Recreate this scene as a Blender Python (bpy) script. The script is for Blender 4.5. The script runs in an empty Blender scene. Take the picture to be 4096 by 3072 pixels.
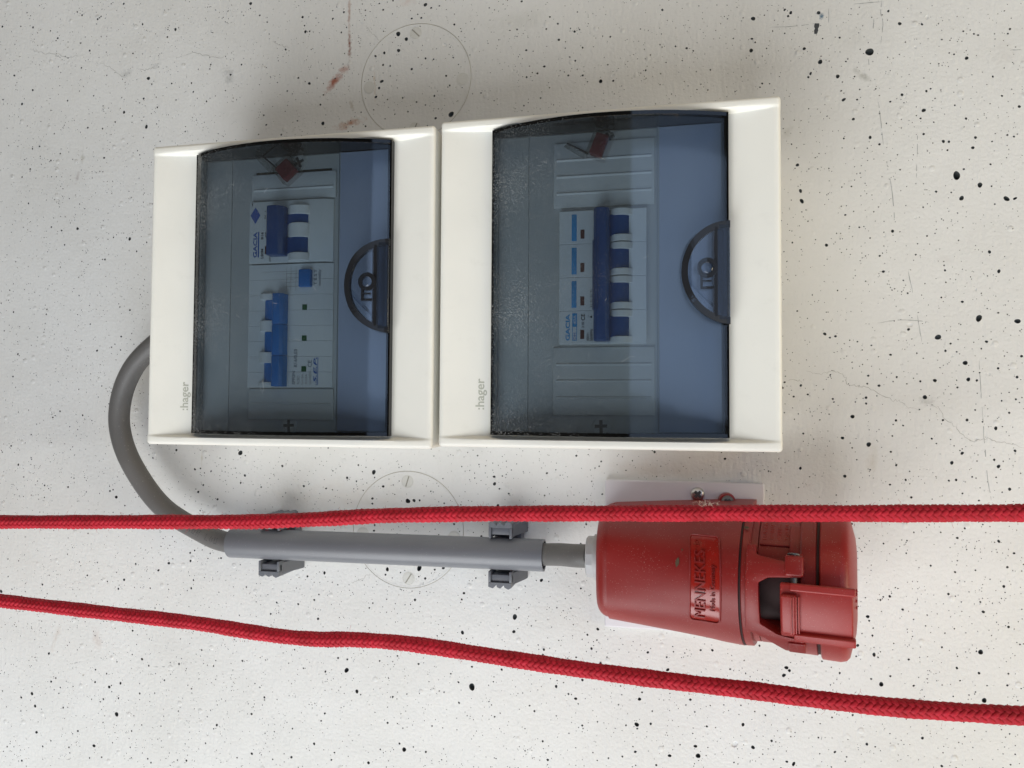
import bpy, bmesh, math, random
import numpy as np
from mathutils import Matrix, Vector
from mathutils.geometry import delaunay_2d_cdt

# ---------------------------------------------------------------- frame of the wall
# u runs down the wall, v along it, w out of it (millimetres); world z is up.
MM = 0.001
ROT = Matrix(((0, 1, 0), (0, 0, -1), (-1, 0, 0)))      # columns: u -> -Z, v -> +X, w -> -Y
HEIGHT = 1.5
def world(u, v, w):
    return ROT @ Vector((u*MM, v*MM, w*MM)) + Vector((0, 0, HEIGHT))

scene = bpy.context.scene
COL = scene.collection
random.seed(7)
rng = np.random.default_rng(7)

# ---------------------------------------------------------------- camera
cam_data = bpy.data.cameras.new('camera')
cam = bpy.data.objects.new('camera', cam_data)
COL.objects.link(cam)
CAM_POS = (315.756, 22.754, 486.75)
CAM_ROT = Matrix(((0.97737933, 0.0012917, 0.21148992),
                  (0.00589541, 0.99942637, -0.03334917),
                  (-0.21141168, 0.03384161, 0.97681106)))
m = (ROT @ CAM_ROT).to_4x4()
m.translation = world(*CAM_POS)
cam.matrix_world = m
cam_data.sensor_width = 36.0
cam_data.lens = 36.0 * 3000 / 4096
cam_data.clip_start = 0.01
cam_data.clip_end = 100
scene.camera = cam

# ---------------------------------------------------------------- light
wd = bpy.data.worlds.new('World')
scene.world = wd
wd.use_nodes = True
bg = wd.node_tree.nodes['Background']
bg.inputs[0].default_value = (1.0, 0.95, 0.86, 1)
bg.inputs[1].default_value = 0.055

def area(name, pos, target, size, size_y, power, color):
    L = bpy.data.lights.new(name, 'AREA')
    L.shape = 'RECTANGLE'; L.size = size; L.size_y = size_y
    L.energy = power; L.color = color
    o = bpy.data.objects.new(name, L); COL.objects.link(o)
    p = world(*pos)
    o.location = p
    o.rotation_euler = (world(*target) - p).to_track_quat('-Z', 'Y').to_euler()
    return o
# daylight from the open side of the place
area('daylight_opening', (-60, -1050, 900), (180, 60, 0), 1.3, 1.1, 26.3, (0.93, 0.955, 0.97))
# paler sky farther out, behind the photographer
area('daylight_far', (1270, 420, 1900), (250, 50, 0), 1.5, 1.5, 8.0, (0.50, 0.68, 1.0))
# warm light thrown back from the ground below and from the inner side of the place
area('bounce_ground', (1300, -200, 380), (300, 50, 0), 0.9, 0.5, 6.8, (1.0, 0.86, 0.60))
area('bounce_inside', (350, 1300, 700), (250, 150, 0), 1.2, 1.2, 4.5, (1.0, 0.80, 0.50))

scene.view_settings.view_transform = 'Standard'
scene.view_settings.look = 'None'
scene.view_settings.exposure = 0.0
scene.view_settings.gamma = 1.0
scene.view_settings.use_curve_mapping = False
scene.render.engine = 'CYCLES'
scene.cycles.max_bounces = 6
scene.cycles.use_adaptive_sampling = True
scene.cycles.adaptive_threshold = 0.02
scene.cycles.transparent_max_bounces = 24
scene.cycles.use_denoising = True

# ---------------------------------------------------------------- materials
def new_mat(name):
    mt = bpy.data.materials.new(name); mt.use_nodes = True
    nt = mt.node_tree
    return mt, nt, nt.nodes['Principled BSDF'], nt.nodes['Material Output']

def plastic(name, col, rough=0.45, var=0.06, bump=0.15, scale=900.0, spec=0.5, dust=0.0, dustcol=(0.75, 0.72, 0.68), dust_scale=260.0, metallic=0.0, grime=0.0):
    mt, nt, p, out = new_mat(name)
    N, L = nt.nodes, nt.links
    tc = N.new('ShaderNodeTexCoord')
    n1 = N.new('ShaderNodeTexNoise'); n1.inputs['Scale'].default_value = 22; n1.inputs['Detail'].default_value = 3
    L.new(tc.outputs['Object'], n1.inputs['Vector'])
    r = N.new('ShaderNodeMapRange'); r.inputs[1].default_value = .3; r.inputs[2].default_value = .7
    r.inputs[3].default_value = 1 - var; r.inputs[4].default_value = 1 + var
    L.new(n1.outputs['Fac'], r.inputs[0])
    mx = N.new('ShaderNodeVectorMath'); mx.operation = 'SCALE'
    mx.inputs[0].default_value = col
    L.new(r.outputs[0], mx.inputs['Scale'])
    colour = mx.outputs[0]
    if grime:
        g1 = N.new('ShaderNodeTexNoise'); g1.inputs['Scale'].default_value = 60; g1.inputs['Detail'].default_value = 8; g1.inputs['Roughness'].default_value = .7
        L.new(tc.outputs['Object'], g1.inputs['Vector'])
        gr = N.new('ShaderNodeMapRange'); gr.inputs[1].default_value = .56; gr.inputs[2].default_value = .78
        gr.inputs[3].default_value = 0; gr.inputs[4].default_value = grime
        L.new(g1.outputs['Fac'], gr.inputs[0])
        gm = N.new('ShaderNodeMix'); gm.data_type = 'RGBA'
        L.new(gr.outputs[0], gm.inputs[0]); L.new(colour, gm.inputs[6]); gm.inputs[7].default_value = (.35, .31, .26, 1)
        colour = gm.outputs[2]
    rough_out = None
    if dust:
        vo = N.new('ShaderNodeTexVoronoi'); vo.inputs['Scale'].default_value = dust_scale * 2.2
        L.new(tc.outputs['Object'], vo.inputs['Vector'])
        nn = N.new('ShaderNodeTexNoise'); nn.inputs['Scale'].default_value = 90; nn.inputs['Detail'].default_value = 3
        L.new(tc.outputs['Object'], nn.inputs['Vector'])
        sep = N.new('ShaderNodeSeparateColor'); L.new(vo.outputs['Color'], sep.inputs[0])
        k = N.new('ShaderNodeMath'); k.operation = 'MULTIPLY'; L.new(sep.outputs[0], k.inputs[0]); L.new(nn.outputs['Fac'], k.inputs[1])
        th = N.new('ShaderNodeMath'); th.operation = 'MULTIPLY'; L.new(k.outputs[0], th.inputs[0]); th.inputs[1].default_value = .42
        lt = N.new('ShaderNodeMath'); lt.operation = 'LESS_THAN'; L.new(vo.outputs['Distance'], lt.inputs[0]); L.new(th.outputs[0], lt.inputs[1])
        am = N.new('ShaderNodeMath'); am.operation = 'MULTIPLY'; L.new(lt.outputs[0], am.inputs[0]); am.inputs[1].default_value = dust
        film = N.new('ShaderNodeTexNoise'); film.inputs['Scale'].default_value = 35; film.inputs['Detail'].default_value = 6
        L.new(tc.outputs['Object'], film.inputs['Vector'])
        fm = N.new('ShaderNodeMapRange'); fm.inputs[1].default_value = .45; fm.inputs[2].default_value = .8; fm.inputs[3].default_value = 0; fm.inputs[4].default_value = dust * .10
        L.new(film.outputs['Fac'], fm.inputs[0])
        ad = N.new('ShaderNodeMath'); ad.operation = 'ADD'; ad.use_clamp = True
        L.new(am.outputs[0], ad.inputs[0]); L.new(fm.outputs[0], ad.inputs[1])
        mixc = N.new('ShaderNodeMix'); mixc.data_type = 'RGBA'
        L.new(ad.outputs[0], mixc.inputs[0]); L.new(colour, mixc.inputs[6]); mixc.inputs[7].default_value = (*dustcol, 1)
        colour = mixc.outputs[2]
        rr = N.new('ShaderNodeMapRange'); rr.inputs[3].default_value = rough; rr.inputs[4].default_value = .9
        L.new(ad.outputs[0], rr.inputs[0]); rough_out = rr.outputs[0]
    L.new(colour, p.inputs['Base Color'])
    if rough_out is None:
        rr = N.new('ShaderNodeMapRange'); rr.inputs[1].default_value = .3; rr.inputs[2].default_value = .7
        rr.inputs[3].default_value = max(rough - .05, .02); rr.inputs[4].default_value = rough + .08
        L.new(n1.outputs['Fac'], rr.inputs[0]); rough_out = rr.outputs[0]
    L.new(rough_out, p.inputs['Roughness'])
    p.inputs['Specular IOR Level'].default_value = spec
    p.inputs['Metallic'].default_value = metallic
    if bump:
        n2 = N.new('ShaderNodeTexNoise'); n2.inputs['Scale'].default_value = scale; n2.inputs['Detail'].default_value = 2
        L.new(tc.outputs['Object'], n2.inputs['Vector'])
        b = N.new('ShaderNodeBump'); b.inputs['Strength'].default_value = bump; b.inputs['Distance'].default_value = .0004
        L.new(n2.outputs['Fac'], b.inputs['Height']); L.new(b.outputs[0], p.inputs['Normal'])
    return mt

def flat(name, col, rough=.5, metallic=0.0, spec=.5):
    mt, nt, p, out = new_mat(name)
    p.inputs['Base Color'].default_value = (*col, 1); p.inputs['Roughness'].default_value = rough
    p.inputs['Metallic'].default_value = metallic; p.inputs['Specular IOR Level'].default_value = spec
    return mt

def tinted(name, tint, rough=.04, dust=0.0, film=0.0, grad=None):
    """see-through plastic: tint per surface crossed, mirror reflection on top, dust lying on it"""
    mt, nt, p, out = new_mat(name); N, L = nt.nodes, nt.links
    N.remove(p)
    tr = N.new('ShaderNodeBsdfTransparent'); tr.inputs[0].default_value = (*tint, 1)
    gl = N.new('ShaderNodeBsdfGlossy'); gl.inputs['Roughness'].default_value = rough; gl.inputs['Color'].default_value = (1, 1, 1, 1)
    ge = N.new('ShaderNodeNewGeometry')      # Schlick's curve, the same from either side of the sheet
    dt = N.new('ShaderNodeVectorMath'); dt.operation = 'DOT_PRODUCT'; L.new(ge.outputs['Incoming'], dt.inputs[0]); L.new(ge.outputs['Normal'], dt.inputs[1])
    ab = N.new('ShaderNodeMath'); ab.operation = 'ABSOLUTE'; L.new(dt.outputs['Value'], ab.inputs[0])
    om = N.new('ShaderNodeMath'); om.operation = 'SUBTRACT'; om.use_clamp = True; om.inputs[0].default_value = 1; L.new(ab.outputs[0], om.inputs[1])
    p5 = N.new('ShaderNodeMath'); p5.operation = 'POWER'; L.new(om.outputs[0], p5.inputs[0]); p5.inputs[1].default_value = 5
    fr = N.new('ShaderNodeMath'); fr.operation = 'MULTIPLY_ADD'; L.new(p5.outputs[0], fr.inputs[0]); fr.inputs[1].default_value = .96; fr.inputs[2].default_value = .04
    mx = N.new('ShaderNodeMixShader'); L.new(fr.outputs[0], mx.inputs[0]); L.new(tr.outputs[0], mx.inputs[1]); L.new(gl.outputs[0], mx.inputs[2])
    res = mx.outputs[0]
    tc = N.new('ShaderNodeTexCoord')
    if dust:
        sx = N.new('ShaderNodeSeparateXYZ'); L.new(tc.outputs['Object'], sx.inputs[0])
        g = N.new('ShaderNodeMapRange'); g.inputs[1].default_value = .03; g.inputs[2].default_value = .125; g.inputs[3].default_value = 1.0; g.inputs[4].default_value = .16
        L.new(sx.outputs[0], g.inputs[0])
        nn = N.new('ShaderNodeTexNoise'); nn.inputs['Scale'].default_value = 30; nn.inputs['Detail'].default_value = 4
        L.new(tc.outputs['Object'], nn.inputs['Vector'])
        dens = N.new('ShaderNodeMath'); dens.operation = 'MULTIPLY'; L.new(g.outputs[0], dens.inputs[0]); L.new(nn.outputs['Fac'], dens.inputs[1])
        masks = []
        for sc_, amt in ((1500, .95), (560, .42)):
            # specks drawn out a little so that they look like lint
            mp = N.new('ShaderNodeMapping'); mp.inputs['Rotation'].default_value = (0, 0, .7 if sc_ > 500 else -.5); mp.inputs['Scale'].default_value = (1, 1.7, 1)
            L.new(tc.outputs['Object'], mp.inputs[0])
            vo = N.new('ShaderNodeTexVoronoi'); vo.inputs['Scale'].default_value = sc_; L.new(mp.outputs[0], vo.inputs['Vector'])
            sp = N.new('ShaderNodeSeparateColor'); L.new(vo.outputs['Color'], sp.inputs[0])
            pw = N.new('ShaderNodeMath'); pw.operation = 'POWER'; L.new(sp.outputs[0], pw.inputs[0]); pw.inputs[1].default_value = 2.2
            k = N.new('ShaderNodeMath'); k.operation = 'MULTIPLY'; L.new(pw.outputs[0], k.inputs[0]); L.new(dens.outputs[0], k.inputs[1])
            k2 = N.new('ShaderNodeMath'); k2.operation = 'MULTIPLY'; L.new(k.outputs[0], k2.inputs[0]); k2.inputs[1].default_value = amt
            lt = N.new('ShaderNodeMath'); lt.operation = 'LESS_THAN'; L.new(vo.outputs['Distance'], lt.inputs[0]); L.new(k2.outputs[0], lt.inputs[1])
            masks.append(lt.outputs[0])
        mxm = N.new('ShaderNodeMath'); mxm.operation = 'MAXIMUM'; L.new(masks[0], mxm.inputs[0]); L.new(masks[1], mxm.inputs[1])
        sc2 = N.new('ShaderNodeMath'); sc2.operation = 'MULTIPLY'; L.new(mxm.outputs[0], sc2.inputs[0]); sc2.inputs[1].default_value = dust
        fl = N.new('ShaderNodeMath'); fl.operation = 'MULTIPLY'; L.new(dens.outputs[0], fl.inputs[0]); fl.inputs[1].default_value = film
        ad = N.new('ShaderNodeMath'); ad.operation = 'ADD'; ad.use_clamp = True; L.new(sc2.outputs[0], ad.inputs[0]); L.new(fl.outputs[0], ad.inputs[1])
        df = N.new('ShaderNodeBsdfDiffuse'); df.inputs[0].default_value = (.62, .62, .60, 1)
        m2 = N.new('ShaderNodeMixShader'); L.new(ad.outputs[0], m2.inputs[0]); L.new(res, m2.inputs[1]); L.new(df.outputs[0], m2.inputs[2])
        res = m2.outputs[0]
    L.new(res, out.inputs['Surface'])
    return mt

M = {}
M['box'] = plastic('cream_plastic', (.87, .855, .785), .42, .02, .10, 1500, .45, grime=.10)
M['label_field'] = plastic('label_strip', (.50, .54, .66), .35, .02, .05, 1500, .4)
M['panel'] = plastic('inner_plastic', (.56, .56, .53), .40, .03, .10, 1500, .4)
M['blank'] = plastic('blank_plastic', (.66, .66, .63), .40, .02, .06, 1500, .4)
M['lid'] = tinted('smoked_lid', (.64, .688, .728), .075, .34, .055)
M['rim'] = tinted('smoked_rim', (.02, .026, .034), .05, .45, .02)
M['handle'] = tinted('smoked_handle', (.90, .92, .95), .10)
M['grip_edge'] = tinted('smoked_grip_edge', (.42, .45, .50), .30)
M['handle_rib'] = flat('smoked_rib', (.012, .013, .016), .35)
M['black'] = flat('black_plastic', (.015, .016, .018), .4)
M['breaker'] = plastic('breaker_grey', (.76, .77, .75), .42, .02, .05, 1500, .4)
M['breaker_light'] = plastic('breaker_light', (.84, .84, .81), .40, .02, .04, 1500, .4)
M['navy'] = plastic('navy_lever', (.009, .065, .23), .38, .05, .05)
M['blue'] = plastic('blue_lever', (.010, .17, .50), .38, .05, .05)
M['cyan'] = flat('cyan_print', (.02, .30, .62), .5)
M['ink_blue'] = flat('blue_print', (.02, .10, .40), .5)
M['ink'] = flat('black_print', (.02, .02, .025), .6)
M['ink_grey'] = flat('grey_print', (.34, .35, .31), .6)
M['ink_soft'] = flat('pale_print', (.22, .23, .24), .6)
M['window_red'] = flat('red_window', (.10, .022, .018), .3)
M['window_green'] = flat('green_window', (.01, .10, .03), .3)
M['logo'] = flat('logo_grey', (.50, .50, .42), .5)
M['white_print'] = flat('white_print', (.75, .78, .8), .5)
M['clear'] = tinted('clear_plastic', (.86, .86, .85), .08)
M['seal_red'] = plastic('seal_red', (.21, .03, .038), .35, .1, .2)
M['plate'] = plastic('mounting_plate', (.64, .62, .65), .42, .02, .08, 1500, .4, grime=.08)
M['red'] = plastic('socket_red', (.25, .0125, .0105), .43, .08, .12, 2600, .5, dust=.40, dustcol=(.50, .34, .30), dust_scale=520)
M['red_gloss'] = plastic('socket_red_gloss', (.32, .014, .008), .16, .04, .03, 1900, .6, dust=.2, dustcol=(.5, .35, .3), dust_scale=520)
M['red_lid'] = plastic('socket_red_lid', (.30, .0155, .0125), .42, .06, .14, 2600, .5, dust=.28, dustcol=(.55, .38, .34), dust_scale=520)
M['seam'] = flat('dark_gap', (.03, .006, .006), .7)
M['steel'] = plastic('screw_steel', (.55, .55, .53), .28, .12, .1, 900, .5, metallic=1.0)
M['zinc'] = plastic('dull_zinc', (.19, .195, .20), .55, .12, .1, 900, .5, metallic=.9)
M['gland'] = plastic('gland_plastic', (.44, .445, .45), .42, .03, .05)
M['cable'] = plastic('cable_grey', (.130, .125, .120), .46, .06, .15, 700, .4, dust=.18, dustcol=(.45, .42, .4))
M['conduit'] = plastic('conduit_grey', (.165, .172, .19), .34, .05, .08, 900, .5, dust=.10, dustcol=(.5, .5, .5))
M['clip'] = plastic('clip_grey', (.135, .145, .165), .42, .05, .1, 900, .45)
M['pale_lint'] = flat('pale_lint', (.55, .55, .54), .9)
M['lint'] = flat('lint', (.62, .52, .42), .9)
M['debris'] = flat('dry_leaf_bit', (.10, .065, .035), .8)

def rope_material():
    mt, nt, p, out = new_mat('red_braid'); N, L = nt.nodes, nt.links
    tc = N.new('ShaderNodeTexCoord')
    n1 = N.new('ShaderNodeTexNoise'); n1.inputs['Scale'].default_value = 130; n1.inputs['Detail'].default_value = 6
    L.new(tc.outputs['Object'], n1.inputs['Vector'])
    cr = N.new('ShaderNodeValToRGB')
    cr.color_ramp.elements[0].position = .3; cr.color_ramp.elements[0].color = (.35, .005, .014, 1)
    cr.color_ramp.elements[1].position = .7; cr.color_ramp.elements[1].color = (.52, .010, .029, 1)
    L.new(n1.outputs['Fac'], cr.inputs[0]); L.new(cr.outputs[0], p.inputs['Base Color'])
    p.inputs['Roughness'].default_value = .62
    p.inputs['Specular IOR Level'].default_value = .3
    p.inputs['Sheen Weight'].default_value = .10; p.inputs['Sheen Roughness'].default_value = .5
    p.inputs['Sheen Tint'].default_value = (1, .45, .5, 1)
    uv = N.new('ShaderNodeUVMap'); uv.uv_map = 'fibre'
    mp = N.new('ShaderNodeMapping'); mp.inputs['Scale'].default_value = (1.2, 9, 1)
    L.new(uv.outputs[0], mp.inputs[0])
    n2 = N.new('ShaderNodeTexNoise'); n2.inputs['Scale'].default_value = 1.6; n2.inputs['Detail'].default_value = 3
    L.new(mp.outputs[0], n2.inputs['Vector'])
    b = N.new('ShaderNodeBump'); b.inputs['Strength'].default_value = .55; b.inputs['Distance'].default_value = .0004
    L.new(n2.outputs['Fac'], b.inputs['Height']); L.new(b.outputs[0], p.inputs['Normal'])
    return mt
M['rope'] = rope_material()

# painted concrete: stains have shapes of their own (rust runs, smudges, a blue crayon dab)
STAINS = [  # u, v, half length along its own axis, half width, angle deg, colour, strength, noise scale
    (90.6, 302, 22, 1.7, 90, (.36, .22, .17), .75, 280), (91.2, 279, 13, 2.0, 90, (.20, .07, .045), 1.0, 280),
    (80, 255, 15, 4.2, 48, (.36, .14, .10), 1.0, 170), (88, 263, 6, 5, 20, (.42, .22, .17), .55, 200),
    (92, 223.5, 15, 4.6, 14, (.42, .21, .13), .95, 170), (110.5, 249, 16, 1.2, 92, (.45, .32, .2), .55, 300),
    (93.5, 236, 6, 2, 110, (.35, .28, .2), .55, 240), (134, 306, 9, 5, 0, (.55, .40, .33), .35, 160),
    (-91, 276, 10, 4, 25, (.30, .31, .30), .5, 220), (-66, 279.5, 7, 3, 10, (.3, .3, .3), .5, 260), (-4, 266, 6, 10, 20, (.30, .31, .31), .5, 260),
    (-128, 214, 3, 7, 0, (.32, .31, .25), .55, 260), (-132, 199, 2, 9, -15, (.36, .31, .30), .6, 300),
    (403.5, 269.5, 2.6, 2.2, 0, (.03, .08, .16), 1.0, 400), (405.4, 267.3, 2.0, 2.4, 0, (.06, .14, .22), .95, 400),
    (423, 250, 14, 12, 0, (.42, .42, .38), .14, 170), (428, 228, 9, 3, -40, (.32, .32, .28), .6, 200), (505.6, 232, 9, 13, 0, (.48, .45, .42), .20, 170),
    (432, -6, 5, 16, 0, (.52, .47, .40), .45, 120), (-140, -150, 16, 3, 70, (.5, .42, .36), .5, 160), (-105, -150, 5, 16, 20, (.55, .45, .40), .35, 130),
    (-116, -178, 2.2, 1.0, 40, (.2, .15, .10), 1.0, 300), (-20, -14, 1.0, 14, 0, (.50, .47, .38), .6, 200), (462, 29, 6, 4, -20, (.35, .34, .32), .6, 240),
    (385, 196, 7, 4, 45, (.40, .38, .32), .4, 200), (472, 113, 10, 5, 0, (.5, .45, .42), .14, 200), (300, -16, 40, 8, 0, (.55, .47, .38), .25, 60),
    (90, -38, 60, 16, 0, (.62, .54, .44), .18, 90), (215, 285, 30, 10, 10, (.5, .5, .45), .25, 90),
]
def wall_material(off=None):
    mt, nt, p, out = new_mat('painted_concrete'); N, L = nt.nodes, nt.links
    tc = N.new('ShaderNodeTexCoord')
    obj = tc.outputs['Object']
    if off:     # a cover carries the same paint: shift its coordinates so that the coat runs on across the joint
        ad = N.new('ShaderNodeVectorMath'); ad.operation = 'ADD'
        L.new(obj, ad.inputs[0]); ad.inputs[1].default_value = [q*MM for q in off]; obj = ad.outputs[0]
    big = N.new('ShaderNodeTexNoise'); big.inputs['Scale'].default_value = 7; big.inputs['Detail'].default_value = 6; big.inputs['Roughness'].default_value = .6
    L.new(obj, big.inputs['Vector'])
    cr = N.new('ShaderNodeValToRGB')
    cr.color_ramp.elements[0].position = .30; cr.color_ramp.elements[0].color = (.655, .65, .625, 1)
    cr.color_ramp.elements[1].position = .68; cr.color_ramp.elements[1].color = (.735, .735, .72, 1)
    L.new(big.outputs['Fac'], cr.inputs[0])
    colour = cr.outputs[0]
    # fine specks of dirt in the paint
    sp = N.new('ShaderNodeTexNoise'); sp.inputs['Scale'].default_value = 420; sp.inputs['Detail'].default_value = 2
    L.new(obj, sp.inputs['Vector'])
    sm = N.new('ShaderNodeMapRange'); sm.inputs[1].default_value = .66; sm.inputs[2].default_value = .80; sm.inputs[3].default_value = 0; sm.inputs[4].default_value = .35
    L.new(sp.outputs['Fac'], sm.inputs[0])
    mx = N.new('ShaderNodeMix'); mx.data_type = 'RGBA'; L.new(sm.outputs[0], mx.inputs[0]); L.new(colour, mx.inputs[6]); mx.inputs[7].default_value = (.36, .35, .32, 1)
    colour = mx.outputs[2]
    shared = {}
    for sc_ in (90, 170, 280):
        nn = N.new('ShaderNodeTexNoise'); nn.inputs['Scale'].default_value = sc_; nn.inputs['Detail'].default_value = 5; nn.inputs['Roughness'].default_value = .68
        L.new(obj, nn.inputs['Vector']); shared[sc_] = nn
    for (u, v, a, b, ang, col, stg, nsc) in STAINS:
        mp = N.new('ShaderNodeMapping'); mp.vector_type = 'TEXTURE'
        mp.inputs['Location'].default_value = (u*MM, v*MM, 0); mp.inputs['Rotation'].default_value = (0, 0, math.radians(ang)); mp.inputs['Scale'].default_value = (a*MM, b*MM, 1)
        L.new(obj, mp.inputs[0])
        ln = N.new('ShaderNodeVectorMath'); ln.operation = 'LENGTH'; L.new(mp.outputs[0], ln.inputs[0])
        nn = shared[min(shared, key=lambda q: abs(q-nsc))]
        s = N.new('ShaderNodeMath'); s.operation = 'MULTIPLY_ADD'; L.new(nn.outputs['Fac'], s.inputs[0]); s.inputs[1].default_value = 2.6; s.inputs[2].default_value = -.75
        d = N.new('ShaderNodeMath'); d.operation = 'SUBTRACT'; L.new(s.outputs[0], d.inputs[0]); L.new(ln.outputs['Value'], d.inputs[1])
        mr = N.new('ShaderNodeMapRange'); mr.inputs[1].default_value = -.25; mr.inputs[2].default_value = .65; mr.inputs[3].default_value = 0; mr.inputs[4].default_value = stg
        L.new(d.outputs[0], mr.inputs[0])
        mx = N.new('ShaderNodeMix'); mx.data_type = 'RGBA'; L.new(mr.outputs[0], mx.inputs[0]); L.new(colour, mx.inputs[6]); mx.inputs[7].default_value = (*col, 1)
        colour = mx.outputs[2]
    L.new(colour, p.inputs['Base Color'])
    p.inputs['Roughness'].default_value = .62
    p.inputs['Specular IOR Level'].default_value = .3
    # roller texture, trowel streaks and small blisters in the paint
    n1 = N.new('ShaderNodeTexNoise'); n1.inputs['Scale'].default_value = 480; n1.inputs['Detail'].default_value = 3; L.new(obj, n1.inputs['Vector'])
    mp = N.new('ShaderNodeMapping'); mp.inputs['Rotation'].default_value = (0, 0, .35); mp.inputs['Scale'].default_value = (1, .22, 1); L.new(obj, mp.inputs[0])
    n2 = N.new('ShaderNodeTexNoise'); n2.inputs['Scale'].default_value = 380; n2.inputs['Detail'].default_value = 4; L.new(mp.outputs[0], n2.inputs['Vector'])
    n3 = N.new('ShaderNodeTexNoise'); n3.inputs['Scale'].default_value = 40; n3.inputs['Detail'].default_value = 3; L.new(obj, n3.inputs['Vector'])
    vo = N.new('ShaderNodeTexVoronoi'); vo.inputs['Scale'].default_value = 120; L.new(obj, vo.inputs['Vector'])
    vs = N.new('ShaderNodeSeparateColor'); L.new(vo.outputs['Color'], vs.inputs[0])
    vr = N.new('ShaderNodeMapRange'); vr.inputs[1].default_value = .12; vr.inputs[2].default_value = .24; vr.inputs[3].default_value = 1; vr.inputs[4].default_value = 0; L.new(vo.outputs['Distance'], vr.inputs[0])
    vt = N.new('ShaderNodeMath'); vt.operation = 'GREATER_THAN'; vt.inputs[1].default_value = .86; L.new(vs.outputs[0], vt.inputs[0])
    vm = N.new('ShaderNodeMath'); vm.operation = 'MULTIPLY'; L.new(vr.outputs[0], vm.inputs[0]); L.new(vt.outputs[0], vm.inputs[1])
    acc = None
    for o, wgt in ((n1.outputs['Fac'], .55), (n2.outputs['Fac'], .45), (n3.outputs['Fac'], 1.0), (vm.outputs[0], .6)):
        k = N.new('ShaderNodeMath'); k.operation = 'MULTIPLY_ADD'; L.new(o, k.inputs[0]); k.inputs[1].default_value = wgt
        if acc is None: k.inputs[2].default_value = 0
        else: L.new(acc, k.inputs[2])
        acc = k.outputs[0]
    b = N.new('ShaderNodeBump'); b.inputs['Strength'].default_value = .8; b.inputs['Distance'].default_value = .0007
    L.new(acc, b.inputs['Height']); L.new(b.outputs[0], p.inputs['Normal'])
    return mt
M['wall'] = wall_material()
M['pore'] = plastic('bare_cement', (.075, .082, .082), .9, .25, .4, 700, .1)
M['groove'] = flat('groove_grime', (.50, .47, .38), .8)
M['crack'] = flat('crack_line', (.33, .32, .29), .9)
M['pencil'] = flat('pencil_line', (.33, .335, .33), .7)
M['pencil_dark'] = flat('pencil_dark', (.05, .055, .06), .7)

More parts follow.
